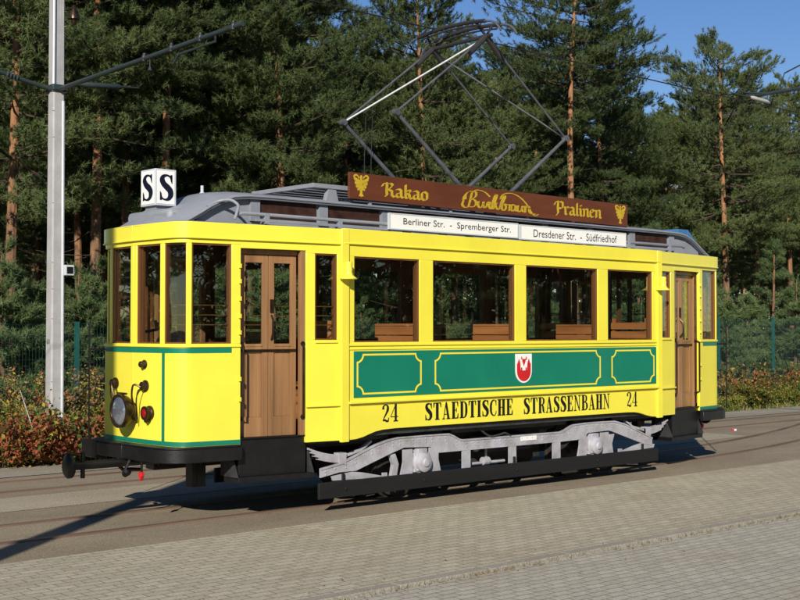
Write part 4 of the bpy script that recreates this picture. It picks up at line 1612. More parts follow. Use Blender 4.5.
UPE = [(-3.055, .475), (-2.79, .516), (-2.62, .570), (-2.269, .690), (-2.07, .735), (-1.952, .752), (-1.451, .755), (-1.125, .750), (-1.04, .720), (-0.95, .675), (-0.88, .664),
       (0.885, .660), (0.97, .68), (1.134, .742), (1.48, .757), (2.001, .748), (2.246, .690), (2.791, .490), (2.84, .470)]
LOE = [(2.84, .365), (2.70, .380), (2.497, .440), (2.18, .535), (1.93, .612), (1.87, .622), (1.45, .612), (1.284, .535), (0.894, .528), (-1.292, .530), (-1.419, .608), (-1.837, .625), (-2.044, .570), (-2.554, .415), (-2.79, .415), (-3.055, .375)]
for sy in (1, -1):
    Y0, Y1 = -0.962, -0.938
    q = MB()
    q.prism(UPE + LOE, 'y', Y0, Y1)
    # flange along the upper edge
    for (x0, z0), (x1, z1) in zip(UPE[:-1], UPE[1:]):
        q.prism([(x0, z0), (x1, z1), (x1, z1 - 0.018), (x0, z0 - 0.018)], 'y', Y0 - 0.010, Y0 + 0.002)
    for (a, b) in ((-1.849, -1.704), (-1.435, -1.290), (1.276, 1.415), (1.716, 1.880)):     # pedestals
        s_ = -1 if (a in (-1.849, 1.276)) else 1
        aa, bb_ = (a - 0.05, b) if s_ < 0 else (a, b + 0.05)
        q.prism([(aa, 0.27), (bb_, 0.27), (b, 0.46), (b, 0.60), (a, 0.60), (a, 0.46)], 'y', Y0 + 0.002, Y1 - 0.002)
    for a, b in ((-0.892, -0.756), (-0.077, 0.054), (0.746, 0.893)):
        q.box(a, b, Y0 + 0.003, Y1 - 0.003, 0.26, 0.529)
    q.box(-1.36, 1.36, Y0 + 0.03, Y0 + 0.075, 0.262, 0.295)
    for e in (-1, 1):                                                # lower diagonals to the pedestals
        q.prism([(e * 2.90, 0.378), (e * 2.60, 0.408), (e * 2.44, 0.385), (e * 1.86, 0.265), (e * 2.02, 0.262), (e * 2.50, 0.320), (e * 2.88, 0.330)], 'y', Y0 + 0.005, Y1 - 0.001)
        q.box(min(e * 2.10, e * 2.16), max(e * 2.10, e * 2.16), Y0 - 0.005, Y1, 0.285, 0.36)
        q.prism([(e * 2.02, 0.27), (e * 1.93, 0.30), (e * 1.90, 0.44), (e * 1.95, 0.56), (e * 2.03, 0.565), (e * 1.98, 0.44), (e * 2.00, 0.34)], 'y', Y1 + 0.0, Y1 + 0.05)
    rv = []
    for i in range(len(UPE) - 1):
        (x0, z0), (x1, z1) = UPE[i], UPE[i + 1]
        L = math.hypot(x1 - x0, z1 - z0)
        for k in range(int(L / 0.095)):
            t_ = (k + 0.5) / max(1, int(L / 0.095))
            rv.append((x0 + (x1 - x0) * t_, z0 + (z1 - z0) * t_ - 0.045))
            if k % 2 == 0:
                rv.append((x0 + (x1 - x0) * t_, z0 + (z1 - z0) * t_ - 0.085))
    for x, z in rv:
        q.lathe([(0.011, 0), (0.009, 0.006), (0.004, 0.009)], (x, Y0, z), (0, -1, 0), 6)
    tf = q.mirrored(1, sy).build('truck_frame', M['truck'], tram, smooth=False)
    q = MB()
    q.box(0.13, 0.42, Y0 - 0.006, Y0 - 0.001, 0.585, 0.640)
    q.mirrored(1, sy).build('maker_plate', M['white'], tf, smooth=False)
    for e in (-1.57, 1.565):
        q = MB()
        q.lathe([(0.135, 0), (0.135, 0.05), (0.118, 0.062), (0.110, 0.10), (0.085, 0.115), (0.05, 0.118), (0.045, 0.135), (0.02, 0.137)], (e, -0.93, 0.440), (0, -1, 0), 28)
        q.box(e - 0.12, e + 0.12, -0.975, -0.86, 0.33, 0.55)
        q.box(e - 0.075, e + 0.075, -0.99, -0.90, 0.545, 0.60)
        for a in range(4):
            q.lathe([(0.018, 0), (0.018, 0.02)], (e + 0.115 * math.cos(R(45 + 90 * a)), -0.985, 0.44 + 0.115 * math.sin(R(45 + 90 * a))), (0, -1, 0), 6)
        q.mirrored(1, sy).build('axle_box', M['truck'], tram, bevel=0.006)
        wq = MB()
        wq.lathe([(0.06, -0.06), (0.10, -0.05), (0.10, 0.0), (0.33, 0.02), (0.34, 0.0), (0.40, 0.0), (0.402, 0.075), (0.425, 0.085), (0.425, 0.11), (0.06, 0.11)], (e, -0.56, 0.405), (0, 1, 0), 40)
        wq.mirrored(1, sy).build('wheel', M['wheel'], tram)
    for e in (-1, 1):                                                # leaf springs at the ends
        q = MB()
        for k in range(4):
            Lk = 1 - k * 0.10
            pts = []
            for i in range(9):
                t_ = i / 8
                x = -2.70 - 0.52 * t_ * Lk
                z = 0.605 - 0.0225 * k + 0.105 * t_ ** 2 * Lk ** 2
                pts.append((x, z))
            q.prism(pts + [(x, z - 0.022) for x, z in reversed(pts)], 'y', -0.955, -0.885)
        q.box(-2.80, -2.70, -0.97, -0.87, 0.50, 0.625)
        q.prism([(-2.70, 0.60), (-2.45, 0.655), (-2.30, 0.735), (-2.30, 0.71), (-2.45, 0.625), (-2.70, 0.565)], 'y', -0.93, -0.88)
        q.mirrored(-e, sy).build('leaf_spring', M['truck'], tram, smooth=False)
    q = MB()
    q.box(-3.12, 2.90, -1.02, -0.985, 0.150, 0.325)
    for x in (-2.75, -1.57, 0, 1.57, 2.6):
        q.lathe([(0.022, 0), (0.022, 0.012)], (x, -1.02, 0.24), (0, -1, 0), 8)
        q.box(x - 0.02, x + 0.02, -0.985, -0.965, 0.16, 0.40)
    q.mirrored(1, sy).build('guard_plank', M['plank'], tram, smooth=False, bevel=0.008)
    q = MB()
    q.tube(catmull([(-0.62, -0.95, 0.80), (-0.52, -0.965, 0.72), (-0.42, -0.975, 0.675), (-0.28, -0.975, 0.685), (-0.16, -0.97, 0.70), (-0.06, -0.965, 0.66)], 6), 0.013, 8)
    q.mirrored(1, sy).build('brake_hose', M['under'], tram)
    q = MB()
    q.tube([(-0.33, -0.80, 0.30), (-0.33, -0.80, 0.62)], 0.016, 8)
    q.lathe([(0.05, -0.05), (0.05, 0.05)], (-0.36, -0.82, 0.36), (1, 0, 0), 12)
    q.tube([(-0.62, -0.82, 0.34), (-0.02, -0.82, 0.34)], 0.018, 8)
    q.mirrored(1, sy).build('brake_rod', M['truck'], tram)
for e in (-1.57, 1.565):
    ax = MB()
    ax.tube([(e, -0.9, 0.42), (e, 0.9, 0.42)], 0.055, 12)
    ax.build('axle', M['wheel'], tram)


# ------------------------------------------------------------------ overhead line and masts
def mast(loc, label, detailed, fat=1.0):
    t = thing('catenary_mast', label, 'mast', loc)
    H = 9.2
    b = MB()
    for z0, z1, a0, a1 in ((0, H, 0.108, 0.086),):
        vs = []
        for z, a in ((z0, a0 * fat), (z1, a1 * fat)):
            c = a * 0.22
            for x, y in ((-a + c, -a), (a - c, -a), (a, -a + c), (a, a - c), (a - c, a), (-a + c, a), (-a, a - c), (-a, -a + c)):
                vs.append((x, y, z))
        fs = [(k, (k + 1) % 8, (k + 1) % 8 + 8, k + 8) for k in range(8)] + [tuple(range(7, -1, -1)), tuple(range(8, 16))]
        b.add(vs, fs)
    b.build('pole', M['concrete'], t, smooth=False)
    if not detailed:
        return t
    p = MB()
    p.tube([(0.060, -0.135, 0), (0.050, -0.125, 5.45)], 0.026, 10)
    p.build('cable_pipe', M['galv'], t)
    p = MB()
    p.tube([(-0.095, -0.100, 5.6), (-0.085, -0.09, 9.1)], 0.026, 10)
    p.build('cable_pipe', M['galv'], t)
    for z in (2.15, 2.60, 3.0, 1.2, 3.9, 4.9, 5.3, 6.6):
        p = MB()
        a = 0.108 - 0.022 * z / H + 0.002
        p.box(-a, a, -a, a, z - 0.003, z + 0.003)
        p.build('strap', M['galv'], t, smooth=False)
    p = MB()
    p.box(-0.13, 0.13, -0.14, 0.14, 5.60, 5.70)
    p.build('clamp', M['insul'], t, smooth=False, bevel=0.02)
    # bracket arm over the track
    a = MB()
    a.tube([(0, -0.10, 5.63), (0.0, -4.95, 5.735)], [0.036, 0.032], 10)
    arm_ = a.build('bracket_arm', M['insul'], t)
    for y in (-2.6, -3.3, -4.0, -4.75):
        a = MB()
        zc = 5.63 + 0.105 * (-y - 0.1) / 4.85
        a.lathe([(0.037, -0.035), (0.041, -0.01), (0.041, 0.01), (0.036, 0.03), (0.03, 0.05), (0.022, 0.06), (0.022, 0.075), (0.010, 0.08)], (0, y, zc), (0, 0, 1), 10)
        a.build('arm_clamp', M['darkmetal'], arm_)
    a = MB()
    a.tube([(0.0, -4.35, 5.72), (0.0, -4.35, 5.62), (0.0, -3.5, 5.60), (0.0, -3.35, 5.50)], 0.017, 8)
    a.build('registration_arm', M['insul'], arm_)
    a = MB()
    a.tube([(0, -2.75, 5.69), (0, -2.75, 5.56), (0, -2.75, 5.50)], [0.008, 0.008, 0.035], 8)
    a.build('wire_hanger', M['darkmetal'], arm_)
    a = MB()
    a.tube([(-0.10, 0.0, 5.63), (-0.70, 0.0, 5.745), (-1.8, 0.0, 5.97)], 0.032, 10)
    for k in range(4):
        a.lathe([(0.03, 0), (0.058, 0.02), (0.03, 0.04)], (-0.62 - k * 0.05, 0, 5.73 + k * 0.011), (-1, 0, 0.2), 12)
    a.build('anchor_arm', M['insul'], t)
    a = MB()
    a.tube([(0.10, 0.0, 5.72), (0.42, 0, 5.77), (0.46, 0, 5.775), (1.06, 0, 5.82), (1.10, 0, 5.823), (1.42, 0, 5.85)], [0.018, 0.02, 0.045, 0.045, 0.018, 0.012], 10)
    a.build('insulator', M['insul'], t)
    a = MB()
    a.lathe([(0.012, 0.22), (0.03, 0.20), (0.045, 0.14), (0.085, 0.06), (0.09, 0.0), (0.05, -0.01), (0.03, -0.08)], (0.20, -0.16, 6.72), (0, 0, 1), 14)
    a.tube([(0.0, 0.0, 6.86), (0.20, -0.16, 6.90)], 0.014, 6)
    a.build('bell_insulator', M['bronze'], t)
    a = MB()
    a.box(0.06, 0.21, -0.21, -0.07, 2.80, 2.96)
    bx = a.build('switch_box', M['boxgrey'], t, smooth=False, bevel=0.01)
    a = MB()
    a.box(0.085, 0.185, -0.217, -0.211, 2.83, 2.93)
    a.build('box_face', M['letter'], bx, smooth=False)
    nb = MB()
    sans(nb, '601', -0.055, 0.045, 1.76, 1.84, lambda p_, d: (-0.1065, -p_[0], p_[1]))
    nb.build('number', M['darkmetal'], t, smooth=False)
    return t


mast((-2.736, 5.95, 0), 'tall grey concrete catenary mast with bracket arm over the track, left of the tram', True)
mx0 = (-6.68 - 7.6 * math.cos(SUN_AZ), -0.985 - 7.6 * math.sin(SUN_AZ), 0)
mast(mx0, 'concrete mast beside the parking lot, its long shadow crossing the tracks to the tram nose', False, 1.15)

wr = MB()
wr.tube([(-60, 0.3, 6.03), (-2, 0.3, 5.975), (5.3, 0.3, 5.915), (60, 0.3, 5.90)], 0.009, 6)
tag(wr.build('contact_wire', M['wire']), 'thin dark contact wire running above the tram roof', 'wire')
# arm of the next mast, entering at the right
rt = thing('catenary_mast', 'catenary arm with pale insulator reaching in from the right edge', 'mast', (7.3, -5.6, 0))
b = MB()
b.box(-0.10, 0.10, -0.10, 0.10, 0, 8.6)
b.build('pole', M['concrete'], rt, smooth=False)
b = MB()
b.tube([(0, 0.0, 5.80), (0, 4.9, 6.0), (0, 5.40, 6.0), (0, 5.95, 6.0)], [0.035, 0.032, 0.030, 0.022], 8)
arr = b.build('bracket_arm', M['insul'], rt)
b = MB()
b.tube(catmull([(0, 5.40, 6.0), (0, 5.75, 6.04), (0, 6.0, 6.10), (0, 6.12, 6.24)], 5), 0.016, 8)
b.build('registration_arm', M['insul'], arr)
b = MB()
b.tube([(0, 0.0, 7.9), (0, 5.2, 6.30), (0, 5.3, 6.02)], 0.012, 6)
b.build('stay', M['insul'], arr)
b = MB()
b.tube([(-0.95, 5.62, 5.905), (-0.42, 5.60, 5.90), (0.22, 5.60, 5.88), (0.22, 5.60, 6.02)], 0.012, 8)
b.build('pull_rod', M['insul'], rt)
b = MB()
b.tube([(-0.40, 5.60, 5.90), (-0.34, 5.60, 5.898), (0.16, 5.60, 5.884), (0.20, 5.60, 5.882)], [0.018, 0.033, 0.033, 0.018], 10)
b.build('insulator', M['ceramic'], rt)


# ------------------------------------------------------------------ mesh fence
FY = 8.2
FDX = 2.773
FX0 = -1.209 - 3 * FDX
fence = thing('mesh_fence', 'long green wire mesh fence with green posts in front of the pines', 'fence', (0, FY, 0))
ftop = lambda x: 2.05 + 0.010 * (x + 4)
for x in [FX0 + FDX * k for k in range(26)]:
    b = MB()
    b.box(x - 0.035, x + 0.035, -0.03, 0.03, 0, ftop(x) + 0.04)
    b.build('post', M['greenpost'], fence, smooth=False)
b = MB()
for k in range(11):
    dz = k * 0.2
    for x0 in [FX0 + FDX * j for j in range(25)]:
        x1 = x0 + FDX
        b.add([(x0, -0.012, ftop(x0) - dz - 0.003), (x1, -0.012, ftop(x1) - dz - 0.003), (x1, -0.012, ftop(x1) - dz + 0.003), (x0, -0.012, ftop(x0) - dz + 0.003),
               (x0, -0.020, ftop(x0) - dz), (x1, -0.020, ftop(x1) - dz)], [(0, 1, 5, 4), (3, 4, 5, 2), (0, 3, 2, 1)])
x = FX0
while x < FX0 + 25 * FDX:
    b.add([(x - 0.0018, -0.006, 0), (x + 0.0018, -0.006, 0), (x + 0.0018, -0.006, ftop(x)), (x - 0.0018, -0.006, ftop(x)), (x, -0.011, 0), (x, -0.011, ftop(x))], [(0, 4, 5, 3), (4, 1, 2, 5), (0, 3, 2, 1)])
    x += 0.06
b.build('mesh_panel', M['mesh'], fence, smooth=False, recalc=False)


# ------------------------------------------------------------------ vegetation
def tri_mesh(name, v, f_n, mats, mi=None, normals_=None):
    """v: (n*3,3) vertices, consecutive triples are triangles (quads: 4)"""
    k = f_n
    nf = len(v) // k
    me = bpy.data.meshes.new(name)
    me.vertices.add(len(v))
    me.vertices.foreach_set('co', v.astype(np.float32).ravel())
    me.loops.add(nf * k)
    me.loops.foreach_set('vertex_index', np.arange(nf * k, dtype=np.int32))
    me.polygons.add(nf)
    me.polygons.foreach_set('loop_start', np.arange(0, nf * k, k, dtype=np.int32))
    for mt in mats:
        me.materials.append(mt)
    if mi is not None:
        me.polygons.foreach_set('material_index', mi.astype(np.int32))
    me.update(calc_edges=True)
    if normals_ is not None:
        me.polygons.foreach_set('use_smooth', np.ones(nf, dtype=bool))
        me.normals_split_custom_set_from_vertices(normals_.astype(np.float32))
    return me


def needles(rng, cen, dirs, per, ln, wd, shoot):
    """bottle-brush tufts: needles set along a short shoot, pointing forward and out"""
    n = len(cen)
    c = np.repeat(cen, per, 0)
    d = np.repeat(dirs, per, 0)
    N = n * per
    c = c + d * (rng.random((N, 1)) * shoot)
    r_ = rng.normal(size=(N, 3))
    r_ /= np.linalg.norm(r_, axis=1, keepdims=True)
    q = d * (0.25 + 0.6 * rng.random((N, 1))) + r_ * 0.85
    q /= np.linalg.norm(q, axis=1, keepdims=True)
    side = np.cross(q, d + rng.normal(size=(N, 3)) * 0.45)       # flat side turned outwards
    side /= np.linalg.norm(side, axis=1, keepdims=True) + 1e-9
    L = ln * (0.7 + 0.6 * rng.random((N, 1)))
    v = np.empty((N, 3, 3))
    v[:, 0] = c - side * wd / 2
    v[:, 1] = c + side * wd / 2
    v[:, 2] = c + q * L
    return v.reshape(-1, 3)


def make_pine(seed, H, base, Rm, whorl=0.34, nb=6, tuft=40, ln=0.105, wd=0.0165, shape=0.75, lean=0.25, bare=6, conic=False, r0=0.125, dens=1.0):
    rng = np.random.default_rng(seed)
    tr = MB()
    ph = rng.random() * 6.28
    zs = np.linspace(0, H, 15)
    px = lean * np.sin(zs / H * 3.2 + ph) * (zs / H) ** 0.8
    py = lean * np.cos(zs / H * 2.6 + ph * 1.7) * (zs / H) ** 0.8 - lean * math.cos(ph * 1.7) * 0
    px[0] = py[0] = 0
    rad = r0 * (1 - zs / H) ** 0.75 + 0.012
    rad[0] *= 1.25
    tr.tube([(a, b_, z) for a, b_, z in zip(px, py, zs)], list(rad), 9)
    limb = MB()
    cen, dirs = [], []
    pos = lambda z: np.array([np.interp(z, zs, px), np.interp(z, zs, py), z])

    def branch(z, az, L, el, foliage, r_):
        p0 = pos(z)
        pts = []
        nseg = 6
        d = np.array([math.cos(az) * math.cos(el), math.sin(az) * math.cos(el), math.sin(el)])
        side = np.array([-math.sin(az), math.cos(az), 0])
        cur = p0.copy()
        sw = rng.normal() * 0.35
        for i in range(nseg + 1):
            pts.append(cur.copy())
            t = i / nseg
            dd = d + side * sw * t + np.array([0, 0, 0.30 * (t - 0.35)])
            dd /= np.linalg.norm(dd)
            cur = cur + dd * L / nseg
        limb.tube([tuple(p) for p in pts], list(np.linspace(r_, 0.006, nseg + 1)), 5, caps=False)
        if not foliage:
            return
        pts = np.array(pts)
        nt_ = int((7 + L * 21) * dens)
        for _ in range(nt_):
            t = 0.30 + 0.70 * rng.random() ** 0.75
            k = min(nseg - 1, int(t * nseg))
            p = pts[k] + (pts[k + 1] - pts[k]) * (t * nseg - k)
            spread = L * 0.36 * (1.15 - t * 0.75)
            lat = rng.normal() * 0.55 * spread
            up = rng.normal() * 0.16 * spread + 0.05 * abs(lat)
            fw = rng.normal() * 0.12 * L * 0.5
            c = p + side * lat + np.array([0, 0, up]) + d * fw
            dv = d * 0.6 + side * np.sign(lat) * 0.55 * min(1, abs(lat) / 0.3) + np.array([0, 0, 0.55]) + rng.normal(size=3) * 0.3
            cen.append(c)
            dirs.append(dv / np.linalg.norm(dv))

    z = base
    while z < H - 0.15:
        t = (z - base) / (H - base)
        if conic:
            pr = (1 - t) ** 0.9 + 0.06
        else:
            pr = min(1.0, 0.75 + 1.4 * t) * (1 - t ** 2.8) ** 0.72 + 0.12
        n_ = nb if t < 0.9 else 4
        a0 = rng.random() * 6.28
        for k in range(n_):
            if rng.random() < 0.16:
                continue
            L = Rm * pr * (0.55 + 0.75 * rng.random())
            el = R(-8 + 42 * t + rng.normal() * 9)
            branch(z + rng.normal() * 0.1, a0 + k * 6.283 / n_ + rng.normal() * 0.25, L, el, True, 0.007 + 0.009 * L)
        z += whorl * (0.75 + 0.5 * rng.random())
    for _ in range(bare):                                             # dead lower branches
        zb = base * (0.35 + 0.62 * rng.random())
        branch(zb, rng.random() * 6.28, Rm * (0.3 + 0.6 * rng.random()), R(-5 + rng.normal() * 14), False, 0.010)
    # leader
    for k in range(5):
        cen.append(pos(H - 0.12 * k))
        dirs.append(np.array([0, 0, 1.0]) + rng.normal(size=3) * 0.25)
    cen, dirs = np.array(cen), np.array(dirs)
    v = needles(rng, cen, dirs, tuft, ln, wd, ln * 1.9)
    crown = tri_mesh('crown', v, 3, [M['needle_young'] if conic else M['needle']])
    tr.cur = 1
    tr.add(limb.v, limb.f)
    to = tr.build('trunk', [M['bark'], M['bark_limb']], recalc=False)
    tm = to.data
    bpy.data.objects.remove(to)
    return tm, crown


def plant(kind, name, label, cat, x, y, sc, rz, group=None, z=-0.03, sz=None):
    t = thing(name, label, cat, (x, y, z), rz, group)
    t.scale = (sc, sc, sz or sc)
    for nm, me in zip(('trunk', 'crown'), kind):
        o_ = bpy.data.objects.new(nm, me)
        COL.objects.link(o_)
        o_.parent = t
    return t


PINES = [
    make_pine(11, 13.6, 5.7, 2.3, lean=0.30),
    make_pine(12, 14.4, 6.3, 2.1, lean=0.35, bare=9),
    make_pine(13, 12.6, 4.7, 2.4, lean=0.22),
    make_pine(14, 15.2, 6.0, 2.5, lean=0.40),
    make_pine(15, 13.0, 5.6, 2.0, lean=0.30, bare=10),
    make_pine(16, 14.8, 8.2, 2.2, lean=0.45, bare=9),
]
EDGE = make_pine(17, 12.0, 5.2, 2.7, lean=0.18, whorl=0.36)
YOUNG = [make_pine(21, 3.6, 0.25, 1.25, 0.26, 5, 34, 0.10, 0.014, conic=True, bare=0, r0=0.05, lean=0.06, dens=1.25),
         make_pine(22, 2.7, 0.15, 1.1, 0.24, 5, 34, 0.10, 0.014, conic=True, bare=0, r0=0.04, lean=0.06, dens=1.25),
         make_pine(23, 5.4, 0.4, 1.6, 0.30, 5, 34, 0.105, 0.016, conic=True, bare=0, r0=0.07, lean=0.10, dens=1.15)]

rng = random.Random(5)
FRONT = [  # image column, depth y, kind, scale, turn, label
    (8, 11.5, 2, 0.98, 0.3, 'pine at the left edge of the forest with low dark boughs'),
    (90, 12.0, 1, 0.98, 1.2, 'pine with straight brown trunk just right of the grey mast'),
    (128, 14.0, 0, 0.95, 2.2, 'pine behind the mast arm, left of the white box with an S'),
    (173, 12.5, 5, 0.92, 0.8, 'pine with sunlit orange trunk rising above the S box'),
    (228, 13.5, 3, 0.95, 2.9, 'pine behind the tip of the mast arm above the tram front'),
    (285, 12.0, 0, 1.00, 4.1, 'broad pine left of the pantograph with sky beside its crown'),
    (348, 17.0, 4, 0.80, 5.0, 'pine behind the lifted left knee of the pantograph'),
    (425, 12.5, 2, 0.93, 1.6, 'dense pine directly behind the pantograph frame'),
    (497, 14.0, 2, 0.76, 3.5, 'pine behind the right pantograph arms, below the patch of sky'),
    (578, 12.2, 5, 0.98, 5.3, 'tall pine with crooked orange trunk right of the pantograph'),
    (606, 14.0, 3, 0.84, 2.4, 'tall dark pine right of the orange trunk, beside the open sky'),
    (668, 14.5, 2, 0.72, 0.6, 'lower pine under the open sky behind the tram rear roof'),
    (726, 13.0, 6, 1.0, 1.9, 'pointed pine standing against blue sky at the right'),
    (792, 15.0, 1, 0.84, 4.4, 'pine at the right edge behind the pale insulator'),
]
for u, y, k, sc, rz, lab in FRONT:
    x, y = spot(u, y)
    plant(EDGE if k == 6 else PINES[k], 'pine_tree', lab, 'pine tree', x, y, sc, rz)
placed = []
for (ya, yb_, n_) in ((15.5, 20, 15), (20, 27, 20), (27, 38, 24), (38, 56, 26)):
    for i in range(n_):
        u = -60 + 940 * (i + rng.random()) / n_
        y = ya + (yb_ - ya) * rng.random()
        x, y = spot(u, y)
        dist = math.hypot(x - CAM_POS.x, y - CAM_POS.y)
        # the wood is lower towards the right, where the sky opens
        cap = 1.976 + dist * (0.185 if u > 620 else (0.225 if u > 330 else 0.50))
        k = rng.randrange(5)
        H = (13.6, 14.4, 12.6, 15.2, 13.0)[k]
        sc = min(0.86 + 0.22 * rng.random(), cap / H)
        if sc < 0.62:
            k, sc = 2, max(sc * H / 12.6, 0.55)
        plant(PINES[k], 'pine_tree', 'tall pine deep in the dark forest behind the front row', 'pine tree', x, y, sc, rng.random() * 6.28, 'pines deep in the forest')

YP = [  # young pines along the fence
    (4, 9.4, 0, 0.95, 'bushy young pine behind the fence at the left edge'),
    (30, 10.0, 1, 1.05, 'small young pine behind the fence left of the mast'),
    (50, 9.3, 1, 0.85, 'young pine half hidden by the grey mast'),
    (76, 9.6, 0, 0.85, 'young pine behind the green fence post right of the mast'),
    (100, 10.6, 0, 0.90, 'young pine behind the fence beside the tram nose'),
    (728, 9.2, 1, 1.05, 'young pine behind the fence beside the tram rear'),
    (748, 11.0, 1, 1.15, 'low young pine between tram rear and green fence post'),
    (772, 11.5, 2, 0.92, 'tallest young pine behind the fence at the right'),
    (795, 9.6, 0, 1.0, 'young pine behind the fence at the right edge'),
    (712, 15.0, 2, 0.95, 'slender young pine seen above the tram rear platform'),
]
for u, y, k, sc, lab in YP:
    x, y = spot(u, y)
    plant(YOUNG[k], 'young_pine', lab, 'young pine', x, y, sc, rng.random() * 6.28)
for i in range(26):
    u = 90 + 640 * (i + rng.random()) / 26
    x, y = spot(u, 9.5 + rng.random() * 9)
    plant(YOUNG[rng.randrange(3)], 'young_pine', 'young pine in the undergrowth hidden behind the tram', 'young pine', x, y, 0.7 + 0.5 * rng.random(), rng.random() * 6.28, 'young pines behind the tram')

# far wood that closes the view between the trunks
nrg = np.random.default_rng(77)
N = 15000
uu = -160 + 1120 * nrg.random(N)
yy = 58 + 10 * nrg.random(N)
pos_ = np.array([spot(a, b)[0:2] for a, b in zip(uu, yy)])
cen = np.column_stack([pos_, 9.5 * nrg.random(N) ** 1.2])
dr = nrg.normal(size=(N, 3)) * 0.6 + np.array([-0.3, -0.5, 0.5])
dr /= np.linalg.norm(dr, axis=1, keepdims=True)
fv = needles(nrg, cen, dr, 7, 0.9, 0.24, 0.8)
me = tri_mesh('far_wood', fv, 3, [M['needle']])
o = bpy.data.objects.new('far_wood', me)
COL.objects.link(o)
tag(o, 'dark far wood seen between the pine trunks', 'forest', kind='stuff')

# pines across the road, behind the viewer: only their reflections show in the windows
for i in range(22):
    x = -12 + 62 * (i + rng.random()) / 22
    y = -24 - 16 * rng.random()
    plant(PINES[rng.randrange(5)], 'pine_tree', 'pine across the road mirrored in the tram windows', 'pine tree', x, y, 0.85 + 0.25 * rng.random(), rng.random() * 6.28, 'pines mirrored in the windows')
for i in range(12):
    x = -2 + 44 * (i + rng.random()) / 12
    plant(YOUNG[rng.randrange(3)], 'young_pine', 'young pine across the road mirrored in the tram windows', 'young pine', x, -19 - 5 * rng.random(), 0.9 + 0.5 * rng.random(), rng.random() * 6.28, 'young pines mirrored in the windows')


for i in range(34):
    x = -75 + 68 * (i + rng.random()) / 34
    y = 11 + 16 * rng.random()
    plant(PINES[rng.randrange(5)], 'pine_tree', 'pine along the track before the tram, mirrored in its front windows', 'pine tree', x, y, 0.9 + 0.25 * rng.random(), rng.random() * 6.28, 'pines mirrored in the front windows')
plant(PINES[5], 'pine_tree', 'lone pine mirrored in the rounded corner window', 'pine tree', -31, -1.0 - 3.5, 0.95, 1.0)
N = 16000
th_ = nrg.random(N)
ax_ = np.where(nrg.random(N) < 0.62, 0, 1)
px_ = np.where(ax_ == 0, -20 + 110 * th_, -95 + 80 * th_)
py_ = np.where(ax_ == 0, -46 - 8 * nrg.random(N), 32 + 8 * nrg.random(N))
cen = np.column_stack([px_, py_, 12.5 * nrg.random(N) ** 1.1])
dr = nrg.normal(size=(N, 3)) + np.array([0, 0, 0.5])
dr /= np.linalg.norm(dr, axis=1, keepdims=True)
me = tri_mesh('far_wood', needles(nrg, cen, dr, 7, 0.9, 0.26, 0.8), 3, [M['needle']])
o = bpy.data.objects.new('far_wood', me)
COL.objects.link(o)
tag(o, 'dark wood across the road mirrored in the tram windows', 'forest', kind='stuff')


# --- shrubs in autumn leaf
def make_shrub(seed, h, r, weights, n=5200, leaf=0.036):
    g_ = np.random.default_rng(seed)
    st = MB()
    tips = []
    for k in range(16):
        a = g_.random() * 6.28
        rr = r * (0.2 + 0.8 * g_.random() ** 0.6)
        hh = h * (0.45 + 0.6 * g_.random())
        p = [(0.12 * math.cos(a) * i / 4 + rr * math.cos(a) * (i / 4) ** 1.3, 0.12 * math.sin(a) * i / 4 + rr * math.sin(a) * (i / 4) ** 1.3, hh * (i / 4) ** 0.85) for i in range(5)]
        st.tube(p, [0.008, 0.007, 0.006, 0.005, 0.003], 4, caps=False)
        tips.append(p)
    c = []
    for i in range(n):
        p = tips[g_.integers(len(tips))]
        t = 0.8 + 3.2 * g_.random() ** 0.7
        k = min(3, int(t))
        f_ = t - k
        q = [p[k][j] + (p[k + 1][j] - p[k][j]) * f_ for j in range(3)]
        c.append(np.array(q) + g_.normal(size=3) * np.array([0.10, 0.10, 0.075]) * (0.6 + 0.5 * r))
    c = np.array(c)
    c[:, 2] = np.maximum(c[:, 2], 0.03)
    nn = g_.normal(size=(n, 3)) + np.array([-0.4, -0.5, 0.8])
    nn /= np.linalg.norm(nn, axis=1, keepdims=True)
    a = np.cross(nn, g_.normal(size=(n, 3)))
    a /= np.linalg.norm(a, axis=1, keepdims=True)
    b_ = np.cross(nn, a)
    s_ = leaf * (0.6 + 0.8 * g_.random((n, 1)))
    v = np.empty((n, 4, 3))
    v[:, 0] = c - a * s_
    v[:, 1] = c - b_ * s_ * 0.5
    v[:, 2] = c + a * s_
    v[:, 3] = c + b_ * s_ * 0.5
    mi = g_.choice(4, n, p=weights)
    me_ = tri_mesh('foliage', v.reshape(-1, 3), 4, [M['leaf_red'], M['leaf_yellow'], M['leaf_green'], M['leaf_brown']], mi)
    so = st.build('stems', M['bark_limb'])
    sm_ = so.data
    bpy.data.objects.remove(so)
    return sm_, me_


SH = {
    'red': make_shrub(31, 0.80, 0.55, [0.54, 0.16, 0.27, 0.03], n=2500, leaf=0.044),
    'rust': make_shrub(32, 1.15, 0.60, [0.26, 0.18, 0.46, 0.10], n=2200, leaf=0.040),
    'mixed': make_shrub(33, 1.00, 0.60, [0.12, 0.28, 0.48, 0.12], n=2700, leaf=0.040),
    'yellow': make_shrub(34, 0.80, 0.60, [0.01, 0.36, 0.62, 0.01], n=3600, leaf=0.040),
    'green': make_shrub(35, 1.20, 0.75, [0.03, 0.16, 0.73, 0.08], n=3800),
    'sparse': make_shrub(37, 1.05, 0.70, [0.34, 0.22, 0.30, 0.14], n=750, leaf=0.046),
    'tall': make_shrub(36, 1.60, 0.60, [0.14, 0.18, 0.34, 0.34], n=1700),
}


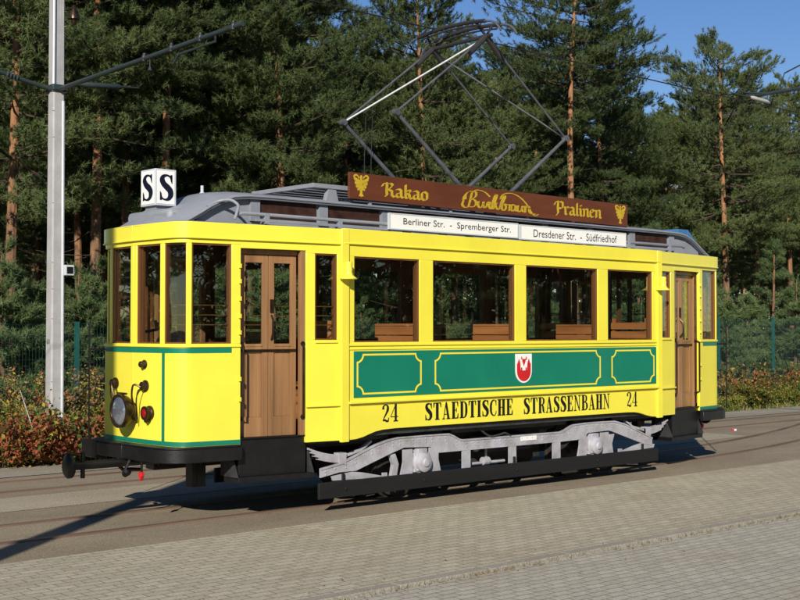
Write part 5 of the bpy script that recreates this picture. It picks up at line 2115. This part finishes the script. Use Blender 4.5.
def shrub(kind, u, y, sc, label, group=None):
    x, y = spot(u, y)
    t = thing('shrub', label, 'shrub', (x, y, -0.03), rng.random() * 6.28, group)
    t.scale = (sc, sc, sc)
    for nm, me_ in zip(('stems', 'foliage'), SH[kind]):
        o_ = bpy.data.objects.new(nm, me_)
        COL.objects.link(o_)
        o_.parent = t


SHRUBS = [
    ('red', 4, 5.55, 0.85, 'red leaved low shrub at the left edge by the verge'),
    ('red', 24, 5.50, 0.90, 'fiery red shrub between left edge and mast foot'),
    ('red', 42, 5.50, 0.85, 'low red shrub in front of the mast, left side'),
    ('red', 60, 5.50, 0.80, 'low red shrub in front of the mast foot'),
    ('red', 80, 5.60, 0.80, 'red shrub right of the mast foot, behind the coupler'),
    ('red', 96, 5.75, 0.80, 'red and orange shrub behind the tram bumper corner'),
    ('rust', 12, 6.1, 0.85, 'rust brown shrub behind the red ones at far left'),
    ('mixed', 34, 6.2, 0.95, 'yellow orange shrub left of the mast foot'),
    ('rust', 58, 5.62, 0.72, 'rust coloured shrub growing up against the mast'),
    ('tall', 72, 6.3, 0.85, 'tall thin brownish shrub between mast and tram nose'),
    ('mixed', 96, 6.6, 0.9, 'yellow green shrub close beside the tram nose'),
    ('tall', 2, 7.0, 0.85, 'tall loose shrub by the fence at far left'),
    ('tall', 26, 7.2, 0.80, 'thin greenish brown shrub at the fence left of the mast'),
    ('tall', 86, 7.3, 0.85, 'loose shrub at the foot of the green fence post'),
    ('rust', 112, 6.3, 0.8, 'rust shrub half hidden behind the headlight side of the tram'),
    ('yellow', 730, 6.0, 0.50, 'low yellow green shrub next to the tram rear bumper'),
    ('yellow', 752, 6.0, 0.78, 'bright yellow green shrub left of the right fence post'),
    ('green', 763, 6.5, 0.42, 'low green shrub below the right fence post'),
    ('yellow', 776, 6.1, 0.62, 'bright yellow shrub near the right edge'),
    ('green', 790, 6.3, 0.50, 'low broad green shrub near the right edge'),
    ('yellow', 802, 6.0, 0.80, 'yellow green shrub cut by the right edge'),
    ('green', 738, 6.6, 0.46, 'green shrub behind the verge beside the tram rear'),
    ('sparse', 727, 7.4, 0.85, 'thin rust red shrub close to the tram rear at the fence'),
    ('sparse', 741, 7.6, 1.05, 'thin orange red shrub before the fence right of the tram'),
    ('sparse', 757, 7.2, 0.75, 'sparse shrub before the fence, left of its post'),
    ('sparse', 782, 7.5, 1.00, 'sparse orange brown shrub right of the fence post'),
    ('sparse', 795, 7.6, 0.90, 'sparse orange shrub before the fence near the right edge'),
    ('green', 770, 7.3, 0.50, 'green shrub at the foot of the right fence post'),
]
for s_ in SHRUBS:
    shrub(*s_)


def scatter(name, label, cat, pts, leafs, mats, size, seed, upright=False):
    g_ = np.random.default_rng(seed)
    n_ = len(pts)
    c = np.array(pts)
    if upright:
        q = g_.normal(size=(n_, 3)) * np.array([0.5, 0.5, 0.2]) + np.array([0, 0, 0.8])
        q /= np.linalg.norm(q, axis=1, keepdims=True)
        sd_ = np.cross(q, g_.normal(size=(n_, 3)))
        sd_ /= np.linalg.norm(sd_, axis=1, keepdims=True)
        L = size * (0.5 + g_.random((n_, 1)))
        v = np.empty((n_, 3, 3))
        v[:, 0] = c - sd_ * size * 0.05
        v[:, 1] = c + sd_ * size * 0.05
        v[:, 2] = c + q * L
        me_ = tri_mesh(name, v.reshape(-1, 3), 3, mats, g_.integers(0, len(mats), n_))
    else:
        nn = g_.normal(size=(n_, 3)) * 0.35 + np.array([0, 0, 1])
        nn /= np.linalg.norm(nn, axis=1, keepdims=True)
        a = np.cross(nn, g_.normal(size=(n_, 3)))
        a /= np.linalg.norm(a, axis=1, keepdims=True)
        b_ = np.cross(nn, a)
        s2 = size * (0.5 + g_.random((n_, 1)))
        v = np.empty((n_, 4, 3))
        v[:, 0] = c - a * s2
        v[:, 1] = c - b_ * s2 * 0.5
        v[:, 2] = c + a * s2
        v[:, 3] = c + b_ * s2 * 0.5
        me_ = tri_mesh(name, v.reshape(-1, 3), 4, mats, g_.integers(0, len(mats), n_))
    o_ = bpy.data.objects.new(name, me_)
    COL.objects.link(o_)
    tag(o_, label, cat, kind='stuff')
    return o_


g_ = np.random.default_rng(3)
# dry grass and litter caught along the kerb
n_ = 5200
xs = -8 + 32 * g_.random(n_)
dens_ = 0.5 + 0.5 * np.sin(xs * 1.9) * np.sin(xs * 0.7 + 1)
keep = g_.random(n_) < 0.25 + 0.75 * dens_
xs = xs[keep]
ys = -4.435 - np.abs(g_.normal(size=len(xs))) * 0.035
scatter('kerb_grass', 'dry straw coloured grass and litter along the kerb edge', 'dry grass', np.column_stack([xs, ys, np.full(len(xs), -0.016)]), 0, [M['straw'], M['leaf_brown'], M['leaf_green']], 0.045, 8, True)
n_ = 420
xs = -9 + 36 * g_.random(n_)
ys = np.where(g_.random(n_) < 0.55, -4.25 + np.abs(g_.normal(size=n_)) * 0.5, -4.5 - np.abs(g_.normal(size=n_)) * 0.25)
scatter('fallen_leaves', 'small dry leaves scattered on the beige paving', 'leaves', np.column_stack([xs, ys, np.full(n_, 0.004)]), 0, [M['straw'], M['straw'], M['leaf_brown']], 0.014, 9)
# grass at the foot of the shrubs
n_ = 26000
xs = -14 + 54 * g_.random(n_)
ys = 5.5 + 2.9 * g_.random(n_) ** 1.1
scatter('verge_grass', 'short green and dry grass at the foot of the shrubs', 'grass', np.column_stack([xs, ys, np.full(n_, -0.03)]), 0, [M['leaf_green'], M['leaf_green'], M['straw']], 0.16, 10, True)

# a crumpled packet by the far rail and a pale stick among the red shrubs
b = MB()
lrng = random.Random(4)
b.add([(0.06 * x_ + 0.02 * (lrng.random() - 0.5), 0.045 * y_ + 0.02 * (lrng.random() - 0.5), 0.025 + 0.025 * z_ + 0.012 * (lrng.random() - 0.5)) for x_, y_, z_ in
       ((-1, -1, -1), (1, -1, -1), (1, 1, -1), (-1, 1, -1), (-1, -1, 1), (1, -1, 1), (1, 1, 1), (-1, 1, 1))],
      [(0, 3, 2, 1), (4, 5, 6, 7), (0, 1, 5, 4), (2, 3, 7, 6)])
b.cur = 1
b.add([b.v[i] for i in range(8)], [(0, 4, 7, 3), (1, 2, 6, 5)])
o = b.build('litter', [M['white'], M['red']], smooth=False)
o.location = (9.91, 2.33, -0.012)
o.scale = (0.7, 0.7, 0.7)
tag(o, 'small crumpled red and white packet lying on the tracks behind the tram', 'litter')
b = MB()
b.tube([(-3.27, 5.38, 0.30), (-3.347, 5.36, 0.50), (-3.46, 5.35, 0.82), (-3.565, 5.35, 1.115)], [0.008, 0.008, 0.007, 0.005], 6)
tag(b.build('stick', M['ceramic']), 'thin pale stick leaning among the red shrubs at the left', 'stick')
